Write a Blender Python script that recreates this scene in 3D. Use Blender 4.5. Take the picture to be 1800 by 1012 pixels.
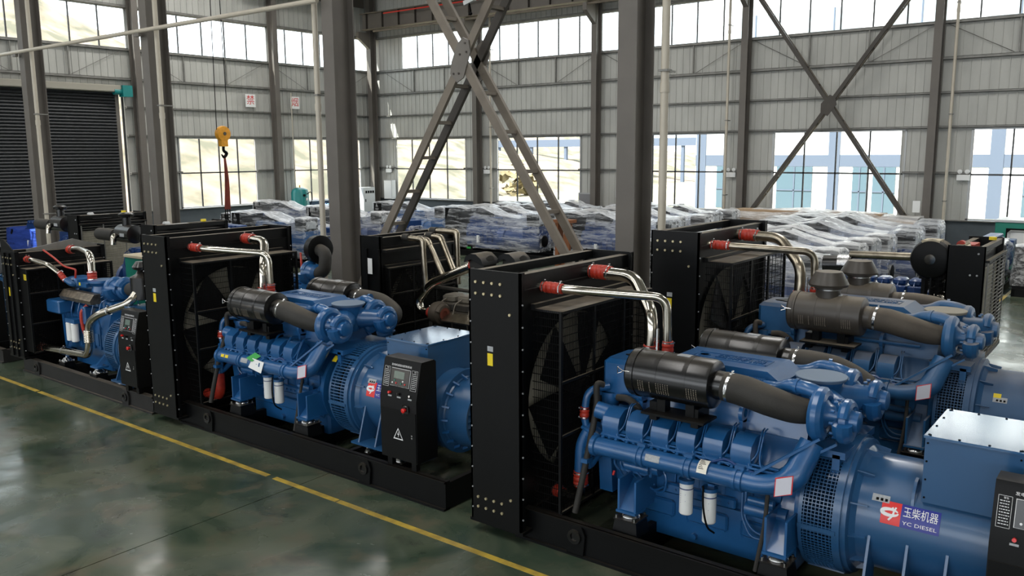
import bpy, bmesh, math, random
from mathutils import Vector, Matrix
random.seed(7)
D = bpy.data; SC = bpy.context.scene; COL = SC.collection
for o in list(D.objects): D.objects.remove(o)
PI = math.pi

# ------------------------------------------------------------------ camera, sky, sun, exposure
RIGHT = Vector((0.7909, 0.6119, -0.0057)); DOWN = Vector((0.0924, -0.1287, -0.9874)); FWD = Vector((-0.6049, 0.7804, -0.1583))
cd = D.cameras.new('camera'); cam = D.objects.new('camera', cd); COL.objects.link(cam)
M = Matrix.Identity(4)
for i in range(3):
    M[i][0] = RIGHT[i]; M[i][1] = -DOWN[i]; M[i][2] = -FWD[i]
M[2][3] = 3.75
cam.matrix_world = M
cd.sensor_width = 36; cd.lens = 1492 / 1800 * 36; cd.clip_end = 600; cd.clip_start = .05
SC.camera = cam
w = D.worlds.new('sky'); SC.world = w; w.use_nodes = True
bg = w.node_tree.nodes['Background']; bg.inputs[0].default_value = (0.90, 0.95, 1.0, 1); bg.inputs[1].default_value = 4.2
sun = D.lights.new('sun', 'SUN'); sun.energy = 26; sun.angle = .009; sun.color = (1, .96, .9)
so = D.objects.new('sun', sun); COL.objects.link(so)
so.rotation_euler = Vector((.38, .44, -1.0)).to_track_quat('-Z', 'Y').to_euler()
def area(name, loc, sx, sy, power, direction, color=(1, 1, 1), portal=False):
    l = D.lights.new(name, 'AREA'); l.shape = 'RECTANGLE'; l.size = sx; l.size_y = sy; l.energy = power; l.color = color
    o = D.objects.new(name, l); COL.objects.link(o); o.location = loc
    o.rotation_euler = Vector(direction).to_track_quat('-Z', 'Y').to_euler()
    if portal: l.cycles.is_portal = True
    return o
# fill lamps added under the closed roof, standing in for assumed skylights
for i, (x, y) in enumerate([(-30, 2), (-22, 2), (-14, 2), (-6, 2), (2, 2), (-30, 20), (-22, 20), (-14, 20), (-6, 20), (2, 20)]):
    area('roof_fill', (x, y, 12.7), 1.2, 9, (430 if y < 10 else 640), (0, 0, -1), (1, .98, .95))
# daylight through the long window bands
area('portal', (-16, 32.3, 8.8), 36, 1.7, 1, (0, -1, 0), portal=True)
area('portal', (-16, 32.3, 2.9), 36, 3.2, 1, (0, -1, 0), portal=True)
area('portal', (-8, -9.2, 3.0), 50, 3.6, 1, (0, 1, 0), portal=True)
area('portal', (-8, -9.2, 8.9), 50, 2.6, 1, (0, 1, 0), portal=True)
area('portal', (-34.3, 16, 8.8), 32, 1.7, 1, (1, 0, 0), portal=True)
area('portal', (-34.3, 26, 2.9), 11, 3.2, 1, (1, 0, 0), portal=True)
SC.view_settings.view_transform = 'Standard'; SC.view_settings.look = 'None'
SC.view_settings.exposure = 0.0; SC.view_settings.gamma = 1; SC.view_settings.use_curve_mapping = False

# ------------------------------------------------------------------ materials
def lin(c): return tuple(((v / 255) / 12.92 if v / 255 <= .04045 else ((v / 255 + .055) / 1.055) ** 2.4) for v in c) + (1,)
def mat(name, rgb, rough=.5, metal=0, var=0, scale=3, bump=0, bscale=30, dust=0, spec=.5, rgb2=None, emit=0, stretch=None, coat=0):
    m = D.materials.new(name); m.use_nodes = True; nt = m.node_tree; N = nt.nodes; L = nt.links
    b = N['Principled BSDF']; b.inputs['Base Color'].default_value = lin(rgb); b.inputs['Roughness'].default_value = rough
    b.inputs['Metallic'].default_value = metal; b.inputs['Specular IOR Level'].default_value = spec
    b.inputs['Coat Weight'].default_value = coat; b.inputs['Coat Roughness'].default_value = .1
    co = N.new('ShaderNodeTexCoord'); vec = co.outputs['Object']
    if stretch:
        mp = N.new('ShaderNodeMapping'); mp.inputs['Scale'].default_value = stretch; L.new(vec, mp.inputs[0]); vec = mp.outputs[0]
    cur = None
    if var or rgb2:
        n = N.new('ShaderNodeTexNoise'); n.inputs['Scale'].default_value = scale; n.inputs['Detail'].default_value = 6; L.new(vec, n.inputs['Vector'])
        mx = N.new('ShaderNodeMix'); mx.data_type = 'RGBA'
        c2 = lin(rgb2) if rgb2 else tuple(v * (1 - var) for v in lin(rgb)[:3]) + (1,)
        mx.inputs[6].default_value = lin(rgb); mx.inputs[7].default_value = c2
        rp = N.new('ShaderNodeMapRange'); rp.inputs[1].default_value = .38; rp.inputs[2].default_value = .62
        L.new(n.outputs[0], rp.inputs[0]); L.new(rp.outputs[0], mx.inputs[0]); cur = mx.outputs[2]
    if dust:
        g = N.new('ShaderNodeNewGeometry'); s = N.new('ShaderNodeSeparateXYZ'); L.new(g.outputs['Normal'], s.inputs[0])
        r1 = N.new('ShaderNodeMapRange'); r1.inputs[1].default_value = .55; r1.inputs[2].default_value = 1; r1.inputs[4].default_value = dust
        L.new(s.outputs[2], r1.inputs[0])
        n2 = N.new('ShaderNodeTexNoise'); n2.inputs['Scale'].default_value = 5; n2.inputs['Detail'].default_value = 8; L.new(co.outputs['Object'], n2.inputs['Vector'])
        r2 = N.new('ShaderNodeMapRange'); r2.inputs[1].default_value = .3; r2.inputs[2].default_value = .65; r2.inputs[3].default_value = .45; L.new(n2.outputs[0], r2.inputs[0])
        mu = N.new('ShaderNodeMath'); mu.operation = 'MULTIPLY'; L.new(r1.outputs[0], mu.inputs[0]); L.new(r2.outputs[0], mu.inputs[1])
        m2 = N.new('ShaderNodeMix'); m2.data_type = 'RGBA'; m2.inputs[7].default_value = lin((150, 138, 120))
        if cur: L.new(cur, m2.inputs[6])
        else: m2.inputs[6].default_value = lin(rgb)
        L.new(mu.outputs[0], m2.inputs[0]); cur = m2.outputs[2]
        r3 = N.new('ShaderNodeMapRange'); r3.inputs[3].default_value = rough; r3.inputs[4].default_value = .85; L.new(mu.outputs[0], r3.inputs[0]); L.new(r3.outputs[0], b.inputs['Roughness'])
    if cur: L.new(cur, b.inputs['Base Color'])
    if bump:
        n3 = N.new('ShaderNodeTexNoise'); n3.inputs['Scale'].default_value = bscale; n3.inputs['Detail'].default_value = 4; L.new(vec, n3.inputs['Vector'])
        bp = N.new('ShaderNodeBump'); bp.inputs['Strength'].default_value = bump; bp.inputs['Distance'].default_value = .01
        L.new(n3.outputs[0], bp.inputs['Height']); L.new(bp.outputs[0], b.inputs['Normal'])
    if emit:
        b.inputs['Emission Color'].default_value = lin(rgb); b.inputs['Emission Strength'].default_value = emit
    return m
BLUE = mat('blue_enamel', (30, 86, 138), .3, var=.15, scale=4, spec=.6, coat=.25)
BLUED = mat('blue_enamel_dusty', (38, 88, 132), .38, var=.15, scale=4, dust=.55, spec=.6)
BLUEA = mat('alternator_blue', (38, 80, 120), .3, var=.06, scale=2, spec=.6, coat=.2)
BLUEAD = mat('alternator_blue_dusty', (44, 80, 116), .42, var=.06, scale=2, dust=.35)
BLUET = mat('terminal_box_blue', (42, 84, 124), .16, spec=.7, coat=.6)
BLACK = mat('black_powder_coat', (9, 10, 11), .45, bump=.05, bscale=200, var=.2, dust=.05, spec=.2)
BLACKD = mat('black_powder_coat_dusty', (11, 12, 13), .5, dust=.6, var=.2, spec=.3)
BLACKG = mat('black_gloss', (14, 14, 15), .25, spec=.6, dust=.12)
BLACKGD = mat('black_gloss_dusty', (60, 55, 49), .42, dust=.6)
RUBBER = mat('black_rubber', (40, 38, 34), .7, bump=.2, bscale=90, var=.3, dust=.2)
RUBBERD = mat('dusty_rubber', (70, 63, 54), .75, bump=.2, bscale=90, var=.3, dust=.4)
STEEL = mat('stainless_steel', (196, 190, 178), .16, 1, var=.12, scale=5)
STEELD = mat('dusty_stainless', (176, 166, 148), .3, 1, var=.3, scale=8)
CHROME = mat('chrome', (205, 205, 205), .24, 1)
RED = mat('red_silicone', (176, 48, 30), .45, var=.25, scale=20)
WHITE = mat('white_paint', (225, 226, 224), .35)
WIRE = mat('wire_black', (6, 6, 6), .6, spec=.1)
BRASS = mat('plated_bolt', (196, 184, 148), .35, .6)
CORE = mat('radiator_core', (182, 176, 158), .7, var=.35, scale=6, stretch=(1, 60, 1))
YEL = mat('yellow_sticker', (226, 200, 32), .5)
SILV = mat('silver_label', (165, 168, 170), .4, var=.2, scale=60)
COLM = mat('column_paint', (98, 93, 87), .55, var=.12, scale=1.5)
COLP = mat('column_grey', (104, 99, 92), .5, var=.15, scale=2)
BRC = mat('brace_paint', (112, 103, 91), .6, var=.2, scale=3)
BRCD = mat('brace_dark', (62, 57, 51), .6, var=.2, scale=3)
PVC = mat('pvc_pipe', (186, 178, 162), .45, var=.08, scale=2)
PANEL = mat('wall_sheet', (176, 176, 170), .5, var=.12, scale=1.2, stretch=(2, 2, .5))
SEAM = mat('sheet_seam', (60, 61, 60), .7)
GIRT = mat('girt_galvanised', (128, 127, 122), .45, .3, var=.25, scale=4)
MASON = mat('masonry_paint', (78, 86, 92), .7, var=.15, scale=2)
FRAME = mat('window_frame', (48, 50, 52), .4)
ALU = mat('aluminium_frame', (170, 172, 172), .4, .4)
SLAT = mat('shutter_slat', (42, 44, 47), .42, .2, var=.15, scale=3)
TEAL = mat('teal_paint', (20, 118, 98), .35, var=.06)
TEALB = mat('teal_blue', (18, 120, 118), .3, var=.06)
CREAM = mat('cream_dusty_top', (186, 174, 148), .7, var=.1)
WOOD = mat('wood', (138, 84, 48), .7, var=.3, scale=8, stretch=(6, 6, 1))
ORANGE = mat('crane_yellow', (206, 142, 24), .45, var=.2, scale=10)
SLING = mat('red_sling', (112, 42, 26), .8, var=.3)
GREENT = mat('green_tag', (40, 150, 60), .5)
SCREEN = mat('lcd', (96, 112, 104), .2)
TXTW = mat('white_print', (225, 225, 225), .6)
TXTR = mat('red_print', (196, 44, 40), .6)
LOGR = mat('red_sticker', (214, 44, 40), .35)
LOGB = mat('dark_blue_sticker', (30, 40, 132), .35)
REDB = mat('red_button', (206, 32, 28), .3)
DARKENG = mat('dark_engine', (58, 55, 50), .5, var=.4, scale=10, dust=.35)
BLUEN = mat('navy_enamel', (22, 58, 112), .35, var=.2, coat=.2)
GREYD = mat('grey_box', (178, 180, 180), .4)
YLINE = mat('yellow_floor_paint', (186, 158, 62), .45, rgb2=(150, 128, 60), scale=6)
def floor_mat():
    m = mat('green_epoxy', (58, 76, 62), .16, spec=.5); nt = m.node_tree; N = nt.nodes; L = nt.links; b = N['Principled BSDF']
    g = N.new('ShaderNodeNewGeometry')
    def noise(s, d, dist=0):
        n = N.new('ShaderNodeTexNoise'); n.inputs['Scale'].default_value = s; n.inputs['Detail'].default_value = d; n.inputs['Distortion'].default_value = dist
        L.new(g.outputs['Position'], n.inputs['Vector']); return n.outputs[0]
    def rng(src, a, b_, c=0, d=1):
        r = N.new('ShaderNodeMapRange'); r.inputs[1].default_value = a; r.inputs[2].default_value = b_; r.inputs[3].default_value = c; r.inputs[4].default_value = d; L.new(src, r.inputs[0]); return r.outputs[0]
    def mix(f, a, c):
        x = N.new('ShaderNodeMix'); x.data_type = 'RGBA'; L.new(f, x.inputs[0])
        if isinstance(a, tuple): x.inputs[6].default_value = a
        else: L.new(a, x.inputs[6])
        x.inputs[7].default_value = c; return x.outputs[2]
    c = mix(rng(noise(.9, 8, 1.2), .4, .62), lin((54, 67, 54)), lin((84, 90, 74)))
    c = mix(rng(noise(2.3, 8, .6), .52, .72, 0, .8), c, lin((92, 86, 70)))
    c = mix(rng(noise(1.6, 6, 1), .58, .75, 0, .85), c, lin((30, 38, 33)))
    L.new(c, b.inputs['Base Color'])
    L.new(rng(noise(1.3, 6, .5), .35, .7, .12, .36), b.inputs['Roughness'])
    bp = N.new('ShaderNodeBump'); bp.inputs['Strength'].default_value = .12; bp.inputs['Distance'].default_value = .03
    L.new(noise(1.8, 3), bp.inputs['Height']); L.new(bp.outputs[0], b.inputs['Normal'])
    return m
FLOOR = floor_mat()
def glass_mat():
    m = D.materials.new('window_glass'); m.use_nodes = True; nt = m.node_tree; N = nt.nodes; L = nt.links
    N.remove(N['Principled BSDF']); t = N.new('ShaderNodeBsdfTransparent'); t.inputs[0].default_value = (.93, .96, .96, 1)
    g = N.new('ShaderNodeBsdfGlossy'); g.inputs['Roughness'].default_value = .03
    lw = N.new('ShaderNodeLayerWeight'); f = N.new('ShaderNodeMath'); f.operation = 'POWER'; f.inputs[1].default_value = 6; L.new(lw.outputs['Facing'], f.inputs[0]); mx = N.new('ShaderNodeMixShader')
    L.new(f.outputs[0], mx.inputs[0]); L.new(t.outputs[0], mx.inputs[1]); L.new(g.outputs[0], mx.inputs[2])
    L.new(mx.outputs[0], N['Material Output'].inputs[0]); return m
GLASS = glass_mat()
def film_mat(name, col, lo, hi):
    m = D.materials.new(name); m.use_nodes = True; nt = m.node_tree; N = nt.nodes; L = nt.links
    b = N['Principled BSDF']; b.inputs['Base Color'].default_value = lin(col); b.inputs['Roughness'].default_value = .18; b.inputs['Specular IOR Level'].default_value = .9
    co = N.new('ShaderNodeTexCoord'); mp = N.new('ShaderNodeMapping'); mp.inputs['Scale'].default_value = (.35, 2.2, 3.2); mp.inputs['Rotation'].default_value = (0, .16, .1)
    L.new(co.outputs['Object'], mp.inputs[0])
    n = N.new('ShaderNodeTexNoise'); n.inputs['Scale'].default_value = 2.4; n.inputs['Detail'].default_value = 8; n.inputs['Roughness'].default_value = .7; n.inputs['Distortion'].default_value = .5
    L.new(mp.outputs[0], n.inputs['Vector'])
    r = N.new('ShaderNodeMapRange'); r.inputs[1].default_value = .45; r.inputs[2].default_value = .66; r.inputs[3].default_value = lo; r.inputs[4].default_value = hi; L.new(n.outputs[0], r.inputs[0])
    g = N.new('ShaderNodeNewGeometry'); sp = N.new('ShaderNodeSeparateXYZ'); L.new(g.outputs['Normal'], sp.inputs[0]); ab = N.new('ShaderNodeMath'); ab.operation = 'ABSOLUTE'; L.new(sp.outputs[2], ab.inputs[0])
    ly = N.new('ShaderNodeMath'); ly.operation = 'MULTIPLY_ADD'; ly.inputs[1].default_value = .5; ly.use_clamp = True; L.new(ab.outputs[0], ly.inputs[0]); L.new(r.outputs[0], ly.inputs[2])  # film lying flat turns whiter: window highlights put into its opacity
    t = N.new('ShaderNodeBsdfTransparent'); t.inputs[0].default_value = (.95, .97, 1, 1); mx = N.new('ShaderNodeMixShader')
    tl = N.new('ShaderNodeBsdfTranslucent'); tl.inputs[0].default_value = lin(col); m2 = N.new('ShaderNodeMixShader'); m2.inputs[0].default_value = .35
    n2 = N.new('ShaderNodeTexNoise'); n2.inputs['Scale'].default_value = 3.0; n2.inputs['Detail'].default_value = 5; L.new(mp.outputs[0], n2.inputs['Vector'])
    bp = N.new('ShaderNodeBump'); bp.inputs['Strength'].default_value = .7; bp.inputs['Distance'].default_value = .06; L.new(n2.outputs[0], bp.inputs['Height']); L.new(bp.outputs[0], b.inputs['Normal'])
    L.new(b.outputs[0], m2.inputs[1]); L.new(tl.outputs[0], m2.inputs[2])
    L.new(ly.outputs[0], mx.inputs[0]); L.new(t.outputs[0], mx.inputs[1]); L.new(m2.outputs[0], mx.inputs[2]); L.new(mx.outputs[0], N['Material Output'].inputs[0])
    return m
FILM = film_mat('stretch_film', (250, 250, 250), .1, .85)
FILMB = film_mat('blue_film', (70, 100, 200), .6, .95)
FILMC = film_mat('clear_film', (248, 250, 252), .04, .7)

# ------------------------------------------------------------------ mesh builder
def V(*a): return Vector(a)
def frame(d):
    d = Vector(d).normalized(); u = d.cross(V(0, 0, 1))
    if u.length < 1e-3: u = d.cross(V(0, 1, 0))
    u.normalize(); return u, d.cross(u).normalized(), d
def spline(pts, seg=6):
    P = [Vector(p) for p in pts]
    if len(P) < 3 or seg < 2: return P
    P = [P[0] * 2 - P[1]] + P + [P[-1] * 2 - P[-2]]; out = []
    for i in range(1, len(P) - 2):
        a, b, c, d = P[i - 1:i + 3]
        for k in range(seg):
            t = k / seg
            out.append(.5 * ((2 * b) + (c - a) * t + (2 * a - 5 * b + 4 * c - d) * t * t + (3 * b - a - 3 * c + d) * t ** 3))
    out.append(P[-2]); return out
def bend(pts, r, seg=6):
    """polyline with rounded corners of radius r"""
    P = [Vector(p) for p in pts]; out = [P[0]]
    for i in range(1, len(P) - 1):
        a = (P[i - 1] - P[i]); c = (P[i + 1] - P[i]); k = min(r, a.length * .49, c.length * .49)
        s = P[i] + a.normalized() * k; e = P[i] + c.normalized() * k
        for j in range(seg + 1):
            t = j / seg; out.append(s * (1 - t) ** 2 + P[i] * 2 * t * (1 - t) + e * t * t)
    out.append(P[-1]); return out
class MB:
    def __init__(s): s.v = []; s.f = []; s.T = None
    def add(s, vs, fs):
        n = len(s.v)
        if s.T is not None: vs = [s.T @ Vector(p) for p in vs]
        s.v += [tuple(p) for p in vs]; s.f += [tuple(i + n for i in f) for f in fs]; return s
    def box(s, x0, y0, z0, x1, y1, z1, taper=0):
        t = taper; xa, xb = sorted((x0, x1)); ya, yb = sorted((y0, y1)); za, zb = sorted((z0, z1))
        return s.add([(xa, ya, za), (xb, ya, za), (xb, yb, za), (xa, yb, za), (xa + t, ya + t, zb), (xb - t, ya + t, zb), (xb - t, yb - t, zb), (xa + t, yb - t, zb)],
                     [(0, 3, 2, 1), (4, 5, 6, 7), (0, 1, 5, 4), (1, 2, 6, 5), (2, 3, 7, 6), (3, 0, 4, 7)])
    def cbox(s, x0, y0, z0, x1, y1, z1, c=.01, top_only=False):
        """box with vertical edges and top edge chamfered"""
        def ring(k, z): return [(x0 + c + k, y0 + k, z), (x1 - c - k, y0 + k, z), (x1 - k, y0 + c + k, z), (x1 - k, y1 - c - k, z), (x1 - c - k, y1 - k, z), (x0 + c + k, y1 - k, z), (x0 + k, y1 - c - k, z), (x0 + k, y0 + c + k, z)]
        r = ring(0 if top_only else c, z0) + ring(0, z0 + (0 if top_only else c)) + ring(0, z1 - c) + ring(c, z1)
        f = [tuple(range(7, -1, -1)), tuple(range(24, 32))]
        for k in range(3):
            for i in range(8): f.append((k * 8 + i, k * 8 + (i + 1) % 8, k * 8 + 8 + (i + 1) % 8, k * 8 + 8 + i))
        return s.add(r, f)
    def bar(s, a, b, w, h, up=(0, 0, 1)):
        a = Vector(a); b = Vector(b); d = (b - a).normalized(); u = d.cross(Vector(up))
        if u.length < 1e-4: u = d.cross(V(1, 0, 0))
        u.normalize(); n = u.cross(d); u = u * w / 2; n = n * h / 2
        return s.add([a - u - n, a + u - n, a + u + n, a - u + n, b - u - n, b + u - n, b + u + n, b - u + n],
                     [(0, 1, 2, 3), (7, 6, 5, 4), (0, 4, 5, 1), (1, 5, 6, 2), (2, 6, 7, 3), (3, 7, 4, 0)])
    def tube(s, P, r, n=10, cap=True):
        P = [Vector(p) for p in P]; m = len(P); R = r if isinstance(r, (list, tuple)) else [r]
        def rad(i):
            t = i / (m - 1) * (len(R) - 1); k = min(int(t), len(R) - 2) if len(R) > 1 else 0
            return R[0] if len(R) == 1 else R[k] + (R[k + 1] - R[k]) * (t - k)
        vs = []; u = None
        for i, p in enumerate(P):
            d = (P[min(i + 1, m - 1)] - P[max(i - 1, 0)]).normalized()
            if u is None: u, _, _ = frame(d)
            u = (u - d * u.dot(d)).normalized(); w_ = d.cross(u); q = rad(i)
            vs += [p + u * math.cos(2 * PI * k / n) * q + w_ * math.sin(2 * PI * k / n) * q for k in range(n)]
        fs = [(i * n + k, i * n + (k + 1) % n, (i + 1) * n + (k + 1) % n, (i + 1) * n + k) for i in range(m - 1) for k in range(n)]
        if cap: fs += [tuple(range(n - 1, -1, -1)), tuple(range((m - 1) * n, m * n))]
        return s.add(vs, fs)
    def cyl(s, a, b, r, n=16, r2=None): return s.tube([a, b], [r, r if r2 is None else r2], n)
    def lathe(s, o, d, prof, n=24):
        """prof: (dist along d, radius) pairs"""
        o = Vector(o); u, w_, d = frame(d); vs = []; m = len(prof)
        for t, r in prof:
            r = max(r, 1e-4)
            vs += [o + d * t + u * math.cos(2 * PI * k / n) * r + w_ * math.sin(2 * PI * k / n) * r for k in range(n)]
        fs = [(i * n + k, i * n + (k + 1) % n, (i + 1) * n + (k + 1) % n, (i + 1) * n + k) for i in range(m - 1) for k in range(n)]
        fs += [tuple(range(n - 1, -1, -1)), tuple(range((m - 1) * n, m * n))]
        return s.add(vs, fs)
    def prism(s, poly, ax, a, b):
        """poly: 2D outline in the plane across axis ax, extruded a..b"""
        def P(p, t): return {0: (t, p[0], p[1]), 1: (p[0], t, p[1]), 2: (p[0], p[1], t)}[ax]
        n = len(poly)
        return s.add([P(p, a) for p in poly] + [P(p, b) for p in poly], [tuple(range(n))[::-1], tuple(range(n, 2 * n))] + [(i, (i + 1) % n, n + (i + 1) % n, n + i) for i in range(n)])
    def ball(s, c, r, n=10, sz=1):
        return s.lathe(V(*c) - V(0, 0, r * sz), (0, 0, 1), [(r * sz * (1 - math.cos(PI * i / 6)), r * math.sin(PI * i / 6)) for i in range(7)], n)
    def volute(s, c, ax, R, r0, r1, n=20, start=0, sweep=1.9 * PI):
        c = Vector(c); u, w_, d = frame(ax)
        s.tube([c + u * math.cos(start + sweep * i / n) * R + w_ * math.sin(start + sweep * i / n) * R for i in range(n + 1)], [r0, r1], 10)
        return s
    def mesh(s, name, m, sharp=35):
        me = D.meshes.new(name); me.from_pydata(s.v, [], s.f); me.materials.append(m)
        bm = bmesh.new(); bm.from_mesh(me); bmesh.ops.recalc_face_normals(bm, faces=bm.faces); bm.to_mesh(me); bm.free()
        me.shade_smooth(); me.set_sharp_from_angle(angle=math.radians(sharp)); return me
def put(name, me, parent=None, loc=None, label=None, kind=None):
    o = D.objects.new(name, me); COL.objects.link(o)
    if parent: o.parent = parent
    if loc: o.location = loc
    if label: o['label'] = label
    if kind: o['kind'] = kind
    return o
def P(name, mb, m, parent=None, label=None, kind=None, sharp=35): return put(name, mb.mesh(name, m, sharp), parent, None, label, kind)
def thing(name, label, cat, loc=(0, 0, 0), rot=0, group=None):
    o = D.objects.new(name, None); COL.objects.link(o); o.location = loc; o.rotation_euler = (0, 0, rot); o.empty_display_size = .2
    o['label'] = label; o['category'] = cat
    if group: o['group'] = group
    return o
def tag(o, label, cat, group=None):
    o['label'] = label; o['category'] = cat
    if group: o['group'] = group
    return o
def copy_tree(o, parent=None):
    c = o.copy(); COL.objects.link(c); c.parent = parent
    for ch in list(o.children): copy_tree(ch, c)
    return c
def text_mesh(s, size, extr=0.0, align='CENTER'):
    cu = D.curves.new('t', 'FONT'); cu.body = s; cu.size = size; cu.extrude = extr; cu.align_x = align; cu.align_y = 'CENTER'; cu.resolution_u = 2
    o = D.objects.new('t', cu); COL.objects.link(o); bpy.context.view_layer.update()
    me = D.meshes.new_from_object(o.evaluated_get(bpy.context.evaluated_depsgraph_get())); D.objects.remove(o); return me
def text(name, s, size, m, parent, origin, u, v, extr=0, label=None, warp=None, width=None):
    me = text_mesh(s, size, extr); me.materials.clear(); me.materials.append(m)
    u = Vector(u); v = Vector(v); w_ = u.cross(v); o = Vector(origin); k = 1
    if width:
        xs = [p.co.x for p in me.vertices]; k = width / max(1e-6, max(xs) - min(xs))
    for p in me.vertices:
        x, y, z = p.co.x * k, p.co.y, p.co.z
        p.co = warp(x, y) if warp else o + u * x + v * y + w_ * z
    return put(name, me, parent, label=label)

# ------------------------------------------------------------------ building: levels and bays
XL, YR, BAY = -34.5, 32.4, 6.75
ZS, ZM, ZW, ZC, ZT, ZR = 1.35, 2.95, 4.45, 8.0, 9.62, 13.0
XCOL = [-6.65 - BAY * k for k in range(4)]            # frames across the hall
fl = P('floor', MB().box(XL, -18, -.3, 22, YR, -.03), SEAM); fl['kind'] = 'structure'
xs = [XL, -27.6, -20.85, -14.1, -7.6, -.85, 5.9, 12.6, 22]; ys = [-9.3, -2, 8.4, 14.8, 21.2, 27.6, YR]
for i in range(len(xs) - 1):
    for j in range(len(ys) - 1):
        P('floor_slab', MB().box(xs[i] + .006, ys[j] + .006, -.03, xs[i + 1] - .006, ys[j + 1] - .006, 0), FLOOR, fl)
for a, b in [(-33, -20.9), (-20.83, -14.12), (-14.06, -8.12), (-8.0, -6.9), (-6.88, -.9), (-.82, 4)]:
    P('line_marking', MB().box(a, 5.73, 0, b, 5.80, .003), YLINE, fl)
P('line_marking', MB().box(-34, 13.2, 0, -6, 13.27, .003), YLINE, fl)
P('line_marking', MB().box(-3.2, 17.9, 0, -3.12, 31, .003), YLINE, fl)
ce = P('ceiling', MB().box(XL - .3, -18.3, ZR, 22.3, YR + .3, ZR + .15), PANEL); ce['kind'] = 'structure'
def masonry(name, m): o = P(name, m, MASON); o['kind'] = 'structure'; return o
wR = masonry('wall_right', MB().box(XL - .3, YR, 0, 22, YR + .25, ZS))
wL = masonry('wall_left', MB().box(XL - .25, 19.0, 0, XL, YR + .25, ZS).box(XL - .25, -18, 0, XL, 9.6, ZS))
wF = masonry('wall_front', MB().box(XL - .3, -9.6, 0, 22.3, -9.3, 1.2).box(XL - .3, -9.6, 4.8, 22.3, -9.3, 7.6).box(XL - .3, -9.6, 10.2, 22.3, -9.3, ZR)); wE = masonry('wall_end', MB().box(22, -18, 0, 22.3, YR, ZR))  # unseen near wall; its long openings are added to bring in more light
wF.data.materials[0] = PANEL; wE.data.materials[0] = PANEL
RW = [(-32.9, -28.0), (-25.95, -21.2), (-18.6, -14.35), (-12.3, -7.6), (-5.45, -.75), (1.2, 5.9), (8, 12.6), (14.6, 19)]
LW = [(20.85, 24.75), (26.9, 31.3)]
PW = .285
def sheet(mb, a, b, z0, z1, side):
    """one upright cladding sheet with a raised seam rib; side 'R' along x, 'L' along y"""
    if side == 'R': mb.box(a + .004, YR, z0, b - .004, YR + .04, z1); mb.box(a - .0, YR - .022, z0, a + .03, YR + .01, z1)
    else: mb.box(XL - .04, a + .004, z0, XL, b - .004, z1); mb.box(XL - .01, a, z0, XL + .022, a + .03, z1)
far = MB(); a = XL
while a < 22:
    b = a + PW; segs = [(ZW, ZC), (ZT, ZR)]
    inside = any(q[0] - .02 < (a + b) / 2 < q[1] + .02 for q in RW)
    if not inside: segs.append((ZS, ZW))
    if a < -32.3: segs.append((ZC, ZT))
    for z0, z1 in segs:
        if -20 < a < 1: m = MB(); sheet(m, a, b, z0, z1, 'R'); P('wall_panel', m, PANEL, wR)
        else: sheet(far, a, b, z0, z1, 'R')
    a = b
P('wall_cladding', far, PANEL, wR, kind='stuff')
P('cladding_backing', MB().box(XL, YR + .05, ZW, 22, YR + .08, ZC).box(XL, YR + .05, ZT, 22, YR + .08, ZR).box(XL, YR + .05, ZC, -32.3, YR + .08, ZT), SEAM, wR)
bk = MB(); q = [XL] + [v for p in RW for v in p] + [22]
for i in range(0, len(q), 2): bk.box(q[i], YR + .05, ZS, q[i + 1], YR + .08, ZW)
P('cladding_backing', bk, SEAM, wR)
far = MB(); a = -18
while a < YR:
    b = a + PW; mid = (a + b) / 2
    segs = [(ZW if not 9.6 < mid < 18.4 else 6.4, ZC), (ZT, ZR)]
    if not (9.6 < mid < 18.4 or any(p[0] < mid < p[1] for p in LW)): segs.append((ZS, ZW))
    for z0, z1 in segs: sheet(far, a, b, z0, z1, 'L')
    a = b
P('wall_cladding', far, PANEL, wL, kind='stuff')
P('cladding_backing', MB().box(XL - .08, -18, 6.4, XL - .05, YR, ZC).box(XL - .08, -18, ZT, XL - .05, YR, ZR).box(XL - .08, 18.4, ZW, XL - .05, YR, 6.4).box(XL - .08, -18, ZS, XL - .05, 9.6, 6.4)
  .box(XL - .08, 18.4, ZS, XL - .05, LW[0][0], ZW).box(XL - .08, LW[0][1], ZS, XL - .05, LW[1][0], ZW).box(XL - .08, LW[1][1], ZS, XL - .05, YR, ZW), SEAM, wL)
# girts
def cgirt(mb, a, b, z, side, d=.16, h=.07):
    if side == 'R': mb.box(a, YR - d, z - h / 2, b, YR - .02, z - h / 2 + .012); mb.box(a, YR - d, z - h / 2, b, YR - d + .012, z + h / 2); mb.box(a, YR - d, z + h / 2 - .012, b, YR - .02, z + h / 2)
    else: mb.box(XL + .02, a, z - h / 2, XL + d, b, z - h / 2 + .012); mb.box(XL + d - .012, a, z - h / 2, XL + d, b, z + h / 2); mb.box(XL + .02, a, z + h / 2 - .012, XL + d, b, z + h / 2)
for z in (5.65, 6.78, ZC - .04, ZT + .05):
    m = MB(); cgirt(m, XL, 21, z, 'R', h=.1 if z > 6 else .07); P('girt', m, GIRT, wR)
for z in (5.65, 6.78, ZC - .04, ZT + .05):
    m = MB(); cgirt(m, 18.5 if z < 6 else -10, YR, z, 'L', h=.1 if z > 6 else .07); P('girt', m, GIRT, wL)
m = MB(); cgirt(m, XL, 21, ZW + .05, 'R'); P('girt', m, GIRT, wR)
m = MB(); cgirt(m, 18.5, YR, ZW + .05, 'L'); P('girt', m, GIRT, wL)
gap = [XL] + [v for p in RW for v in p]
for i in range(0, 12, 2):
    m = MB(); cgirt(m, gap[i], gap[i + 1], ZM, 'R'); P('girt', m, GIRT, wR)
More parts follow.
